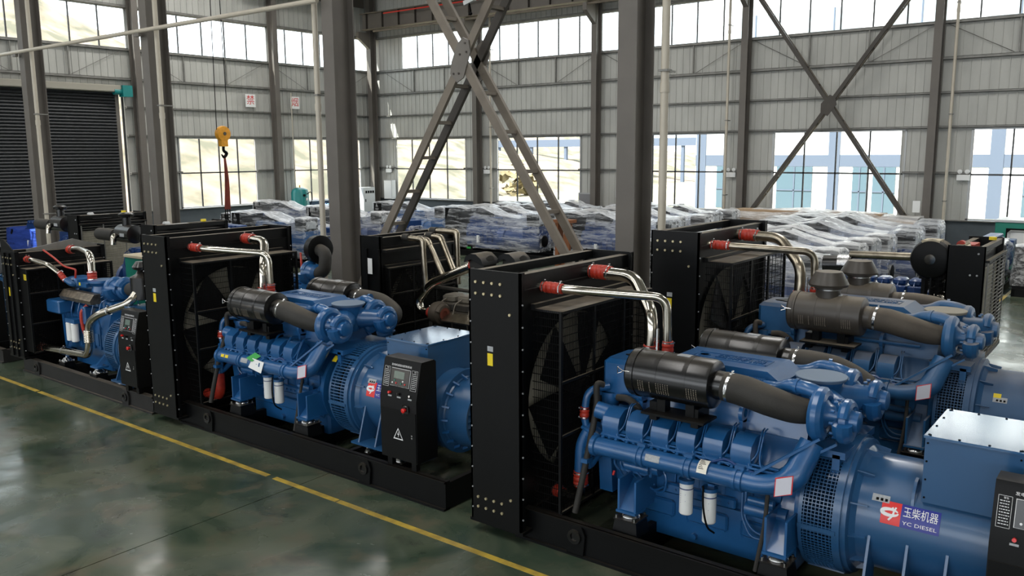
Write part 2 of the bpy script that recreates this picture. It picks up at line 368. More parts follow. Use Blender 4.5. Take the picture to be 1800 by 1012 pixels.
for a, b in [(18.5, 20.85), (24.75, 26.9), (31.3, YR)]:
    m = MB(); cgirt(m, a, b, ZM, 'L'); P('girt', m, GIRT, wL)
P('sill_ledge', MB().box(XL, YR - .12, ZS - .03, 21, YR + .02, ZS), GIRT, wR); P('sill_ledge', MB().box(XL, 18.6, ZS - .03, XL + .12, YR, ZS), GIRT, wL)
for k in range(6):      # sag struts and thin stay rods between the upper girts
    x0 = -33.65 + BAY * k
    for fx in (2.3, 4.4):
        P('girt_strut', MB().box(x0 + fx, YR - .14, 6.83, x0 + fx + .05, YR - .08, ZC - .08), GIRT, wR)
    P('stay_rod', MB().tube([(x0 + .2, YR - .1, ZC - .1), (x0 + 2.2, YR - .1, 6.85)], .012, 5), GIRT, wR); P('stay_rod', MB().tube([(x0 + BAY - .2, YR - .1, ZC - .1), (x0 + BAY - 2.2, YR - .1, 6.85)], .012, 5), GIRT, wR)
for y0 in (11.9, 18.9, 25.6):
    for fx in (2.3, 4.4): P('girt_strut', MB().box(XL + .08, y0 + fx, 6.83, XL + .14, y0 + fx + .05, ZC - .08), GIRT, wL)
    P('stay_rod', MB().tube([(XL + .1, y0 + .2, ZC - .1), (XL + .1, y0 + 2.2, 6.85)], .012, 5), GIRT, wL); P('stay_rod', MB().tube([(XL + .1, y0 + 6.5, ZC - .1), (XL + .1, y0 + 4.5, 6.85)], .012, 5), GIRT, wL)
# windows
wn = [0]
def window(side, a, b, z0, z1, nx, nz, fr=ALU, mullion=FRAME):
    wn[0] += 1
    def bx(m, u0, v0, u1, v1, d0=-.02, d1=.05):
        if side == 'R': m.box(u0, YR + d0, v0, u1, YR + d1, v1)
        else: m.box(XL - d1, u0, v0, XL - d0, u1, v1)
        return m
    t = .06; m = MB(); bx(m, a - t, z0 - .01, a, z1); bx(m, b, z0 - .01, b + t, z1); bx(m, a - t, z1 - .03, b + t, z1 + .02); bx(m, a - t, z0, b + t, z0 + .04)
    wo = P('window_%d' % wn[0], m, fr); wo['kind'] = 'structure'
    px = (b - a) / nx; pz = (z1 - z0) / nz
    for i in range(1, nx): P('mullion', bx(MB(), a + px * i - .025, z0, a + px * i + .025, z1, -.01, .045), mullion, wo)
    for j in range(1, nz): P('transom', bx(MB(), a, z0 + pz * j - .03, b, z0 + pz * j + .03, -.01, .045), mullion, wo)
    pm = None
    for i in range(nx):
        for j in range(nz):
            if pm is None: pm = bx(MB(), 0, 0, px - .05, pz - .05, .015, .021).mesh('pane', GLASS)
            off = (a + px * i + .025, 0, z0 + pz * j + .025) if side == 'R' else (0, a + px * i + .025, z0 + pz * j + .025)
            put('pane', pm, wo, off)
for p in RW[:6]: window('R', p[0], p[1], ZS + .02, ZW - .02, 4, 2)
for p in LW: window('L', p[0], p[1], ZS + .02, ZW - .02, 4 if p[0] > 25 else 4, 2)
window('R', -32.2, -26.9, ZC, ZT, 5, 1)
for k in range(6): window('R', -26.9 + BAY * k, -26.9 + BAY * (k + 1), ZC, ZT, 6, 1)
for a, b in [(-1.2, 5.2), (5.2, 11.9), (11.9, 18.8), (18.8, 25.7), (25.7, 32.0)]: window('L', a, b, ZC, ZT, 6, 1)
# roller shutter
t = D.objects.new('door_1', None); COL.objects.link(t); t['kind'] = 'structure'
z = .02
sm = MB().prism([(0, 0), (.03, .012), (.045, .05), (.03, .09), (0, .105), (-.02, .105), (-.02, 0)], 1, 10.3, 18.05)
sm.v = [(p[0], p[1], p[2]) for p in sm.v]; sme = sm.mesh('slat', SLAT)
n = 0
while z < 6.2: put('slat', sme, t, (XL + .1, 0, z)); z += .125
P('shutter_light_block', MB().box(XL - .02, 10.2, 0, XL + .02, 18.1, 6.4), SEAM, t)  # dark sheet added to stop outside light leaking between the slats
P('shutter_box', MB().cbox(XL, 10.1, 6.22, XL + .45, 18.2, 6.5, .03), mat('shutter_hood', (150, 146, 134), .5), t)
P('guide_rail', MB().box(XL, 18.05, 0, XL + .14, 18.2, 6.4), COLP, t); P('guide_rail', MB().box(XL, 10.15, 0, XL + .14, 10.3, 6.4), COLP, t)
mo = P('motor', MB().cyl((XL + .35, 17.9, 6.25), (XL + .35, 18.5, 6.25), .13, 14).box(XL + .2, 18.2, 6.05, XL + .55, 18.6, 6.5), TEALB, t)

# ------------------------------------------------------------------ steel columns
def hcol(x, y, w_, d, label, z1=ZR, m=COLM, corbel=False, axis='y'):
    t = thing('steel_column', label, 'column', (x, y, 0))
    ft = .022
    if axis == 'y':
        P('flange', MB().box(-w_ / 2, -d / 2, 0, w_ / 2, -d / 2 + ft, z1), m, t); P('flange', MB().box(-w_ / 2, d / 2 - ft, 0, w_ / 2, d / 2, z1), m, t)
        P('web', MB().box(-.008, -d / 2 + ft, 0, .008, d / 2 - ft, z1), m, t)
    else:
        P('flange', MB().box(-d / 2, -w_ / 2, 0, -d / 2 + ft, w_ / 2, z1), m, t); P('flange', MB().box(d / 2 - ft, -w_ / 2, 0, d / 2, w_ / 2, z1), m, t)
        P('web', MB().box(-d / 2 + ft, -.008, 0, d / 2 - ft, .008, z1), m, t)
    P('base_plate', MB().box(-w_ / 2 - .08, -d / 2 - .08, 0, w_ / 2 + .08, d / 2 + .08, .03), m, t)
    if corbel:
        P('corbel', MB().prism([(-d / 2, 9.1), (-d / 2, 9.9), (-d / 2 - .75, 9.9), (-d / 2 - .75, 9.6)], 0, -.1, .1), m, t)
    return t
nm = ['fourth', 'third', 'second', 'first']
bigs = ['thick grey steel column right of the ladder-like cross brace, behind the front genset', 'thick grey steel column left of the large cross brace, white pipe on its left', 'grey steel column behind the middle radiator, white pipe on its right face', 'leftmost grey steel column standing in front of the dark roller shutter']
for k, x in enumerate(XCOL): hcol(x, 11.7, .32, .55, bigs[k])
ws = ['wall column at the right side of the far X brace, second from right', 'wall column between third and fourth window from the right, left of far X brace', 'slim wall column with a corbel, right of the large ladder-like brace', 'wall column seen right behind the crossing of the large ladder-like brace']
for k, x in enumerate(XCOL): hcol(x, YR - .38, .26, .42, ws[k], corbel=True)
hcol(XL + .45, YR - .45, .3, .4, 'grey column standing in the corner where the two window walls meet', corbel=True)
hcol(XL + .38, 18.9, .26, .42, 'wall column at the right edge of the roller shutter', axis='x'); hcol(XL + .38, 25.75, .26, .42, 'wall column between the two red-lettered signs of the left wall', axis='x')
hcol(.1, YR - .38, .26, .42, 'wall column beyond the rightmost window')
# white downpipes
def pipe(x, y, label, r=.06, z1=ZR, lean=0):
    t = thing('downpipe', label, 'pipe', (x, y, 0))
    P('pipe', MB().cyl((0, 0, 0), (lean, 0, z1), r, 14), PVC, t)
    for z in (1.7, 4.6, 8.2):
        P('pipe_coupling', MB().cyl((lean * z / z1, 0, z), (lean * z / z1, 0, z + .14), r + .01, 14), PVC, t)
        P('clamp', MB().box(lean * z / z1 - r - .015, -r - .015, z + .3, lean * z / z1 + r + .015, r + .015, z + .33).box(-.02, 0, z + .3, .02, .3, z + .33), GIRT, t)
    return t
pipe(-6.05, 11.5, 'thick white downpipe right of the nearest thick steel column'); pipe(-13.98, 11.6, 'white downpipe just left of the steel column by the big cross brace', .058)
pipe(-19.7, 11.5, 'white downpipe on the steel column behind the middle radiator', .058); pipe(-26.4, 11.5, 'white downpipe on the leftmost steel column before the shutter', .058)
pipe(-14.05, YR - .5, 'thin white downpipe left of the far X brace', .05); pipe(-6.1, YR - .5, 'thin white downpipe right of the far X brace', .05); pipe(-26.05, YR - .4, 'thin white downpipe behind the big ladder brace', .05)
t = thing('tie_rod', 'long pale horizontal tie pipe running between the left steel columns near the top', 'pipe', (0, 11.28, 6.68))
P('rod', MB().tube([(-34, 0, 0), (-13.5, 0, 0)], .05, 10), PVC, t)
for x in (-27, -20.2): P('tie_bracket', MB().box(x - .1, -.02, -.12, x + .1, .06, -.03), COLP, t)

# ladder-like cross bracing
def ladder(mbname, t, a, b, gap_, w_, m1, m2, y, rung=.75, skip=None):
    a = V(a[0], y, a[1]); b = V(b[0], y, b[1]); off = V(0, gap_ / 2, 0)
    P('channel', MB().bar(a - off, b - off, w_, .07, up=(0, 1, 0)).bar(a - off + V(0, .05, 0), b - off + V(0, .05, 0), .02, .05, up=(0, 1, 0)), m1, t)
    P('channel', MB().bar(a + off, b + off, w_, .07, up=(0, 1, 0)), m2, t)
    n = int((b - a).length / rung)
    for i in range(1, n):
        c = a.lerp(b, i / n)
        if skip and skip(c): continue
        P('rung', MB().bar(c - off, c + off, .13, .06), m1, t)
t = thing('cross_brace', 'large ladder-like steel X brace between the two thick columns', 'brace')
ladder('b', t, (-13.15, .5), (-6.9, 9.95), .42, .15, BRC, BRCD, 11.7, skip=lambda c: abs(c.z - 5.3) < .3)
ladder('b', t, (-13.15, 10.1), (-6.9, .75), .42, .15, BRC, BRC, 11.7, skip=lambda c: abs(c.z - 5.3) < .3)
for s in (-.26, .26):
    g = P('gusset_plate', MB().prism([(-10.2, 5.1), (-10.05, 4.95), (-9.9, 5.02), (-9.74, 5.45), (-9.77, 5.64), (-9.9, 5.7), (-10.03, 5.6), (-10.17, 5.3)], 1, 11.7 + s - .012, 11.7 + s + .012), COLP, t)
    bm_ = MB()
    for p in ((-10.12, 5.1), (-10.0, 5.1), (-9.82, 5.45), (-9.85, 5.6), (-9.97, 5.42)): bm_.cyl((p[0], 11.7 + s - .03, p[1]), (p[0], 11.7 + s + .03, p[1]), .018, 6)
    P('plate_bolts', bm_, BRCD, g, kind='stuff')
t = thing('cross_brace', 'far steel X brace against the right wall in front of the wide window', 'brace')
ladder('c', t, (-13.2, .9), (-6.9, 9.75), .22, .13, BRCD, BRC, YR - .75); ladder('c', t, (-13.2, 9.95), (-6.9, .9), .22, .13, BRCD, BRC, YR - .75)
P('gusset_plate', MB().prism([(-10.3, 5.1), (-10.05, 4.95), (-9.75, 5.35), (-9.8, 5.6), (-10.0, 5.7), (-10.3, 5.4)], 1, YR - .9, YR - .88), BRCD, t)
# crane runway beam
t = thing('crane_runway_beam', 'steel crane runway beam with stiffeners and red conductor rail along right wall', 'beam', (0, YR - 1.15, 0))
P('beam_web', MB().box(-33.9, -.01, 10.0, 20, .01, 10.75), COLM, t); P('bottom_flange', MB().box(-33.9, -.16, 9.97, 20, .16, 10.0), BRC, t); P('top_flange', MB().box(-33.9, -.2, 10.75, 20, .2, 10.79), BRC, t)
x = -33.5
sme = MB().box(0, -.14, 10.0, .014, .14, 10.75).mesh('stiffener', BRCD)
while x < 10: put('stiffener', sme, t, (x, 0, 0)); x += 1.15
P('conductor_rail', MB().tube([(-32, -.32, 10.62), (18, -.32, 10.62)], .035, 8), mat('red_rail', (196, 50, 38), .5), t)
P('flange_pipe', MB().tube([(-33, -.1, 9.86), (18, -.1, 9.86)], .05, 8), BRC, t)
t = thing('crane_runway_beam', 'steel crane runway beam high along the left wall end of the hall', 'beam', (XL + 1.0, 0, 0))
P('beam_web', MB().box(-.01, 24, 11.0, .01, 31, 11.6), BRCD, t)
t = thing('security_camera', 'small white security camera under the crane beam beside the brace', 'camera', (-9.55, 11.2, 6.1))
P('camera_body', MB().bar((-.1, 0, .1), (.12, 0, .16), .07, .07), GREYD, t); P('bracket', MB().tube([(0, 0, .1), (-.05, .1, -.02)], .015, 6).ball((-.06, .1, -.05), .035), WIRE, t)

# outside: ground, hillside, neighbouring building
gr = P('ground', MB().box(-200, YR + .26, -.4, 120, 200, -.2).box(-200, -80, -.4, XL - .3, YR + .26, -.2), mat('outside_ground', (136, 128, 112), .9, rgb2=(104, 102, 86), scale=.15, spec=.1)); gr['kind'] = 'structure'
hm = MB(); nx, ny = 26, 44; vs = []; fs = []
for i in range(nx):
    for j in range(ny):
        y = -70 + j * 5; x = -48 - i * 3.2
        h = min(1, i / 14) * (19 + 2.5 * math.sin(y * .05 + 1) + 1.2 * math.sin(y * .31 + i)) * (1 if y < 40 else max(.3, 1 - (y - 40) / 90)) + random.uniform(-.6, .6) * min(1, i / 2)
        vs.append((x, y, -.3 + max(0, h)))
for i in range(nx - 1):
    for j in range(ny - 1): fs.append((i * ny + j, i * ny + j + 1, (i + 1) * ny + j + 1, (i + 1) * ny + j))
hm.add(vs, fs)
hill = P('hillside', hm, mat('hill_earth', (128, 114, 100), .95, rgb2=(84, 82, 70), scale=.35, bump=1, bscale=1.5, spec=.1)); hill['kind'] = 'structure'
FW = mat('facade_white', (236, 236, 236), .6); FB = mat('facade_grey_blue', (88, 97, 112), .7, spec=.2); FG = mat('facade_glass', (84, 102, 112), .25, spec=.3); FGU = mat('upper_glass', (150, 160, 164), .4, spec=.3)
def glassw(x0, x1, z0, z1, t):
    w_ = P('facade_window', MB().box(x0, -.06, z0, x1, .02, z1), FG if z0 < 5 else FGU, t)
    P('window_frame', MB().box((x0 + x1) / 2 - .04, -.09, z0, (x0 + x1) / 2 + .04, -.05, z1).box(x0, -.09, z0 + (z1 - z0) * .45, x1, -.05, z0 + (z1 - z0) * .45 + .07), FB, w_)
t = thing('neighbour_building', 'white office building with grey-blue bands and teal windows outside the right wall', 'building', (0, 55, 0))
P('facade', MB().box(-26.4, 0, -.2, 40, 12, 20), FW, t)
P('horizontal_band', MB().box(-26.4, -.03, 2.72, 40, .05, 3.45), FB, t); P('horizontal_band', MB().box(-26.4, -.03, 8.4, 40, .05, 9.0), FB, t)
for x in range(-26, 40, 9): P('vertical_band', MB().box(x - .35, -.05, -.2, x + .35, .05, 7.6), FB, t)
for xa, xb in ((-20.6, -18.3), (-15.8, -14.95), (-14.6, -13.3), (-6.6, -4.4), (-2, 0), (3, 5), (-24.8, -23.4)): glassw(xa, xb, -.1, 2.7, t)
for x in range(-24, 30, 5): glassw(x, x + 3.2, 9.6, 12.4, t); glassw(x + 1, x + 2.4, 13.6, 15.5, t)
t = thing('pipe_gantry', 'distant pipe gantry seen through the windows outside right wall', 'gantry', (0, 100, 0))
P('gantry_beam', MB().box(-95, -.3, 4.4, -38, .3, 5.4), FB, t)
for x in range(-92, -40, 6): P('gantry_post', MB().box(x, -.2, -.2, x + .4, .2, 4.4), FB, t)
BUSH = mat('leaf_green', (84, 118, 56), .8, var=.4, scale=3); DRY = mat('dry_leaves', (112, 100, 70), .9, var=.4, scale=3)
def bush(x, y, r, label, m_=None):
    m = MB()
    for i in range(60):
        c = V(random.gauss(0, r * .4), random.gauss(0, r * .4), abs(random.gauss(r * .5, r * .3))); u = V(random.uniform(-1, 1), random.uniform(-1, 1), random.uniform(-.4, 1)).normalized() * r * .35; v_ = u.orthogonal().normalized() * r * .16
        m.add([c - u, c + v_, c + u, c - v_], [(0, 1, 2, 3)])
    o = P('bush', m, m_ or BUSH); o.location = (x, y, -.2); tag(o, label, 'bush')
bush(-27.6, 46, 1.1, 'green bush outside behind the window right of the thick column')
bush(-47, 62, 2.0, 'dry brown shrub outside the window right of the ladder brace', DRY)
# ------------------------------------------------------------------ generator sets: shared pieces
def radiator(t, x0, x1, hy, z0, z1, cage=(.62, .95, .85, .35, 2.3), m=BLACK, md=BLACKD, lip=True, mesh='wire', labels=True, blades=6, bolts=True, dz=0):
    """side panels, top rails, core, fan, guard cage; the fan side looks along +x"""
    for s in (-1, 1):
        a, b = s * hy, s * (hy - .025)
        pn = P('side_panel', MB().box(x0, a, z0, x1, b, z1).box(x0, a, z0, x0 + .02, a - s * .07, z1).box(x1 - .02, a, z0, x1, a - s * .07, z1), m, t)
        if bolts:
            bm_ = []
            for i in range(4):
                for j in range(2): bm_.append((x0 + .09 + i * .1, z1 - .12 - j * .11))
                for j in range(2): bm_.append((x0 + .09 + i * .1, z0 + .14 + j * .1))
            bm_ += [(x1 - .12, z1 - .4), (x1 - .12, z0 + .3)]
            if s < 0:
                bme = MB().cyl((0, 0, 0), (0, -.012, 0), .014, 8).mesh('bolt', BRASS)
                for p in bm_: put('bolt', bme, pn, (p[0], a, p[1]))
            e = MB(); k = z0 + .12
            while k < z1 - .1: e.cyl((x1, a - s * .03, k), (x1 + .01, a - s * .03, k), .009, 6); e.cyl((x0 + .02, a + s * .008, k), (x0 + .02, a, k), .008, 6); k += .21
            P('rivets', e, SILV, pn, kind='stuff')
    P('top_rail', MB().box(x0 + .02, -hy + .03, z1 - .1, x0 + .1, hy - .03, z1 - .015), md, t)
    P('top_rail', MB().box(x1 - .16, -hy + .03, z1 - .2, x1 - .06, hy - .03, z1 - .03), md, t)
    P('header_tank', MB().box(x0 + .1, -hy + .03, z1 - .45, x1 - .02, hy - .03, z1 - .17), m, t)
    P('core', MB().box(x0 + .08, -hy + .06, z0 + .15, x1 - .15, hy - .06, z1 - .42), CORE, t)
    P('lower_tank', MB().box(x0 + .06, -hy + .03, z0 + .02, x1 - .04, hy - .03, z0 + .16), m, t)
    cx0, cx1, ch, cz0, cz1 = cage
    # shroud plate with a round fan opening
    zc = (cz0 + cz1) / 2; R = min(ch, (cz1 - cz0) / 2) - .04; n = 32; vs = []; fs = []
    for xx in (x1 - .12, x1 - .08):
        for k in range(n):
            a = 2 * PI * (k + .5) / n; vs.append((xx, R * math.cos(a), zc + R * math.sin(a)))
        for k in range(n):
            a = 2 * PI * (k + .5) / n; c_, s_ = math.cos(a), math.sin(a); f = min((hy - .03) / abs(c_) if abs(c_) > 1e-6 else 9, ((z1 - .17 - zc) if s_ > 0 else (zc - z0 - .03)) / abs(s_) if abs(s_) > 1e-6 else 9)
            vs.append((xx, f * c_, zc + f * s_))
    for L_ in (0, 2 * n):
        for k in range(n): fs.append((L_ + k, L_ + (k + 1) % n, L_ + n + (k + 1) % n, L_ + n + k))
    for k in range(n): fs.append((k, (k + 1) % n, 2 * n + (k + 1) % n, 2 * n + k))
    P('fan_shroud', MB().add(vs, fs), m, t)
    P('shroud_top', MB().box(x1 - .08, -ch, cz1 - .02, cx1, ch, cz1).box(x1 - .02, -ch, cz1, x1 + .03, ch, cz1 + .04), md, t)
    fan = P('fan_hub', MB().cyl((x1 - .06, 0, zc), (x1 + .08, 0, zc), .14, 18), m, t)
    bl = None
    for k in range(blades):
        a = 2 * PI * k / blades + .35; c_, s_ = math.cos(a), math.sin(a); q = MB(); vs = []
        for r_, w_ in ((.13, .11), (R * .6, .22), (R * .985, .3)):
            for e, xx in ((-w_, x1 - .05), (w_, x1 + .05)):
                vs.append((xx, r_ * c_ - e * s_, zc + r_ * s_ + e * c_)); vs.append((xx + .008, r_ * c_ - e * s_, zc + r_ * s_ + e * c_))
        fs = []
        for i in (0, 4): fs += [(i, i + 2, i + 6, i + 4), (i + 1, i + 5, i + 7, i + 3), (i, i + 4, i + 5, i + 1), (i + 2, i + 3, i + 7, i + 6)]
        P('fan_blade', q.add(vs, fs + [(0, 1, 3, 2), (8, 10, 11, 9)]), m, fan)
    g = MB()
    if mesh == 'wire':
        y = -ch; k = 0
        while y < ch: g.box(cx1 - .004, y - .0017, cz0, cx1, y + .0017, cz1); y += .0235
        z = cz0
        while z < cz1: g.box(cx1 - .002, -ch, z - .003, cx1 + .004, ch, z + .003); g.box(x1, -ch - .003, z - .003, cx1, -ch + .003, z + .003); g.box(x1, ch - .003, z - .003, cx1, ch + .003, z + .003); z += .078
        x = x1 + .02
        while x < cx1: g.box(x - .0017, -ch - .002, cz0, x + .0017, -ch + .002, cz1); g.box(x - .0017, ch - .002, cz0, x + .0017, ch + .002, cz1); x += .0235
    else:
        y = -ch
        while y < ch: g.box(cx1 - .004, y - .006, cz0, cx1, y + .006, cz1); y += .03
        z = cz0
        while z < cz1: g.box(cx1 - .002, -ch, z - .005, cx1 + .002, ch, z + .005); z += .035
        g.box(x1, -ch - .003, cz0, cx1, -ch + .003, cz1)
    P('fan_guard', g, WIRE, t, kind='stuff')
    for y in (-ch, -ch * .33, ch * .33, ch): P('guard_frame', MB().box(cx1 - .015, y - .015, cz0, cx1 + .008, y + .015, cz1), m, t)
    for z in (cz0, (cz0 + cz1) / 2 - .22, (cz0 + cz1) / 2 + .3, cz1 - .01): P('guard_frame', MB().box(cx1 - .01, -ch, z - .012, cx1 + .012, ch, z + .012), md, t)
    P('floor_flange', MB().box(x0 - .02, -hy, z0 - .03, x1 + .02, hy, z0), m, t)
    if labels:
        xm = (x0 + x1) / 2 - .05; zz = z1 - .78
        P('silver_label', MB().box(xm - .035, -hy - .002, zz, xm + .035, -hy, zz + .05), SILV, t, 'small silver label')
        P('yellow_label', MB().box(xm - .035, -hy - .002, zz - .14, xm + .03, -hy, zz - .02), YEL, t, 'yellow warning label')

def skid(t, x0, x1, hy, z0, z1, eyes=(1.15, 4.25), m=BLACK):
    for s in (-1, 1):
        y = s * hy
        r = P('skid_beam', MB().box(x0, y, z0, x1, y - s * .1, z0 + .025).box(x0, y - s * .03, z0, x1, y - s * .045, z1).box(x0, y - s * .01, z1 - .02, x1, y - s * .1, z1), m, t)
        for x in eyes:
            e = [(x - .09, z0 + .02), (x + .09, z0 + .02), (x + .11, z1 - .1), (x + .07, z1 - .01), (x - .07, z1 - .01), (x - .11, z1 - .1)]
            P('lifting_plate', MB().prism([(p[0], p[1]) for p in e], 1, y - s * .025, y + s * .0), m, r)
            P('lifting_eye', MB().lathe((x, y + s * .0, z1 - .12), (0, s, 0), [(0, .07), (.02, .07), (.02, .04), (.004, .035)], 16), BLACKG, r)
    for x in (x0, x0 + 1.2, x0 + 2.4, x0 + 3.4, x1 - .06): P('cross_member', MB().box(x, -hy + .04, z0 + .01, x + .06, hy - .04, z1 - .02), m, t)

def mount(t, x, y, z0, z1, w_=.13, dome=True, m=BLACK):
    p = P('mount_pedestal', MB().box(x - w_, y - w_ * .9, z0, x + w_, y + w_ * .9, z1, taper=.02), m, t)
    P('base_plate', MB().box(x - w_ * .9, y - w_ * .9, z1, x + w_ * .9, y + w_ * .9, z1 + .012), BLACKG, p)
    bt = MB()
    for a in (-1, 1):
        for b in (-1, 1): bt.cyl((x + a * w_ * .72, y + b * w_ * .72, z1), (x + a * w_ * .72, y + b * w_ * .72, z1 + .04), .012, 6)
    P('mount_bolts', bt, CHROME, p, kind='stuff')
    if dome: P('vibration_mount', MB().lathe((x, y, z1 + .01), (0, 0, 1), [(0, .085), (.012, .088), (.03, .08), (.05, .055), (.065, .05), (.068, .02), (.09, .018)], 18), CHROME, t, 'chrome vibration mount')

def clamp(t, a, d, r, m=CHROME, w_=.012):
    u, v_, d = frame(d); a = Vector(a)
    P('clamp_band', MB().cyl(a - d * w_ / 2, a + d * w_ / 2, r, 18).bar(a + u * (r - .004) - v_ * .03, a + u * (r - .004) + v_ * .03, .012, .012).cyl(a - v_ * (r + .012) - u * .012, a - v_ * (r + .012) + u * .012, .008, 6), m, t)
def coupling(t, a, b, r, m=RED, ribs=4, label='red silicone coupling'):
    a = Vector(a); b = Vector(b); d = b - a; L_ = d.length; pr = []
    for i in range(ribs * 4 + 1): q = i / (ribs * 4); pr.append((L_ * q, r + (.006 if i % 4 in (1, 2, 3) else 0) * (1 if .15 < q < .85 else 0)))
    c = P('coupling', MB().lathe(a, d, pr, 20), m, t, label)
    clamp(c, a + d * .1, d, r + .005); clamp(c, a + d * .9, d, r + .005)

def filt(t, x0, x1, y, z, r=.22, m=BLACKG, cap=False, hose=None, mr=RUBBER, mcap=None):
    """horizontal drum air filter with end lid, strap and outlet neck toward +x"""
    L_ = x1 - x0
    f = P('air_filter', MB().lathe((x0, y, z), (1, 0, 0), [(0, r * .8), (.012, r * .93), (.03, r), (.07, r), (.075, r * 1.03), (.1, r * 1.03), (.105, r * .99), (L_ - .035, r * .99), (L_ - .01, r * .95), (L_, r * .82), (L_ + .005, r * .58), (L_ + .08, r * .56)], 32), m, t, sharp=25)
    d = MB()
    for i in range(26):
        for j in range(7):
            a = PI + .1 + j * .075; d.add([(x0 + .16 + i * .022 + p, y + math.cos(a) * r * .993 + 0, z + math.sin(a) * r * .993 + q) for p, q in ((-.004, -.004), (.004, -.004), (.004, .004), (-.004, .004))], [(0, 1, 2, 3)]) if 4 < i < 14 or i < 3 or i > 18 else None
    P('perforations', d, BRC, f, kind='stuff')
    P('paper_label', MB().box(x0 + L_ * .55, y - .035, z + r * .99 - .004, x0 + L_ * .7, y + .03, z + r * .99 + .003), SILV, f, 'silver label')
    for xx in (x0 + L_ * .38, x0 + L_ * .72):
        P('bracket', MB().box(xx - .04, y - .05, z - r - .1, xx + .04, y + .05, z - r + .05), BLACK, f)
        P('strap', MB().cyl((xx - .02, y, z), (xx + .02, y, z), r * 1.006, 32), m, f)
    P('shelf', MB().box(x0 + L_ * .2, y - .15, z - r - .12, x1 - .05, y + .12, z - r - .1), BLACKD if cap else BLACK, f)
    P('latch', MB().tube([(x0 + .1, y - r * .9, z + .04), (x0 + .02, y - r * 1.1, z + .05), (x0 - .03, y - r * 1.1, z + .08), (x0 - .03, y - r * 1.1, z + .02), (x0 + .02, y - r * 1.1, z + .04)], .005, 6), CHROME, f)
    if cap:
        c = P('rain_cap', MB().lathe((x0 + L_ * .5, y, z + r * .85), (0, 0, 1), [(0, .13), (.09, .13), (.1, .15), (.12, .15), (.125, .205), (.15, .215), (.16, .21), (.27, .15), (.285, .14), (.29, .1)], 36), mcap or m, f, 'dusty plastic rain cap', sharp=30)
        P('cap_clamp', MB().cyl((x0 + L_ * .5, y, z + r * .85 + .085), (x0 + L_ * .5, y, z + r * .85 + .105), .138, 30), CHROME, c)
    if hose:
        h = P('intake_hose', MB().tube(spline(hose[0], 8), hose[1], 22), mr, t, 'black rubber intake hose', sharp=80)
        a = Vector(hose[0][0]); d = Vector(hose[0][1]) - a; clamp(h, a + d.normalized() * .05, d, hose[1][0] + .004, w_=.025)
        a = Vector(hose[0][-1]); d = a - Vector(hose[0][-2]); clamp(h, a - d.normalized() * .02, d, hose[1][-1] + .004)
    return f

def wrap_cyl(ax_y, ax_z, R):
    """(u along x, v around the cylinder measured up from angle) on the near side (-y)"""
    def f(x, a): return Vector((x, ax_y - R * math.cos(a), ax_z + R * math.sin(a)))
    return f
def patch(x0, x1, a0, a1, W, n=10, m_=1):
    mb = MB(); vs = []
    for i in range(n + 1):
        a = a0 + (a1 - a0) * i / n; vs += [W(x0, a), W(x1, a)]
    return mb.add(vs, [(2 * i, 2 * i + 1, 2 * i + 3, 2 * i + 2) for i in range(n)])
def logo(t, x0, zc, R, a0, Lx=.42, Hh=.175, full=True):
    """red square with emblem and blue field with white letters, lying on the drum"""
    W = wrap_cyl(0, zc, R + .003); W2 = wrap_cyl(0, zc, R + .006); da = Hh / R; xr = x0 + Lx * .34
    s = P('brand_sticker', patch(x0, xr, a0, a0 + da, W), LOGR, t, 'red sticker with white emblem')
    P('brand_field', patch(xr, x0 + Lx, a0, a0 + da, W), LOGB, s, 'dark blue field with white letters')
    am = a0 + da * .5; cx = (x0 + xr) / 2
    e = MB(); n = 28
    def strip(pts, w_):
        vs = []
        for i, (x, v_) in enumerate(pts):
            p = Vector((x, v_)); q = Vector(pts[min(i + 1, len(pts) - 1)]) - Vector(pts[max(i - 1, 0)]); nn = Vector((-q.y, q.x)).normalized() * (w_(i / (len(pts) - 1)) if callable(w_) else w_) / 2
            for r_ in (p - nn, p + nn): vs.append(W2(cx + r_.x, am + r_.y / R))
        e.add(vs, [(2 * i, 2 * i + 1, 2 * i + 3, 2 * i + 2) for i in range(len(pts) - 1)])
    k = Lx
    strip([(math.cos(2 * PI * i / n + .3) * .14 * k - .006, math.sin(2 * PI * i / n + .3) * .055 * k + .006) for i in range(n)], lambda q: .009 + .02 * math.sin(PI * q))
    strip([(.02 * k, .11 * k), (.05 * k, .03 * k), (.03 * k, -.05 * k), (-.03 * k, -.13 * k)], .014)
    strip([(.08 * k, .12 * k), (.045 * k, .03 * k)], .012); strip([(.105 * k, .04 * k), (.06 * k, .06 * k), (.045 * k, .01 * k), (.07 * k, -.04 * k), (.11 * k, -.02 * k)], .01)
    P('emblem', e, TXTW, s)
    xm = (xr + x0 + Lx) / 2
    text('lettering', '玉柴机器', Hh * .48, TXTW, s, (0, 0, 0), (1, 0, 0), (0, 0, 1), warp=lambda x, y: W2(xm + x, a0 + da * .66 + y / R), width=Lx * .58)
    text('lettering', 'YC DIESEL', Hh * .22, TXTW, s, (0, 0, 0), (1, 0, 0), (0, 0, 1), warp=lambda x, y: W2(xm + x, a0 + da * .2 + y / R), width=Lx * .58)

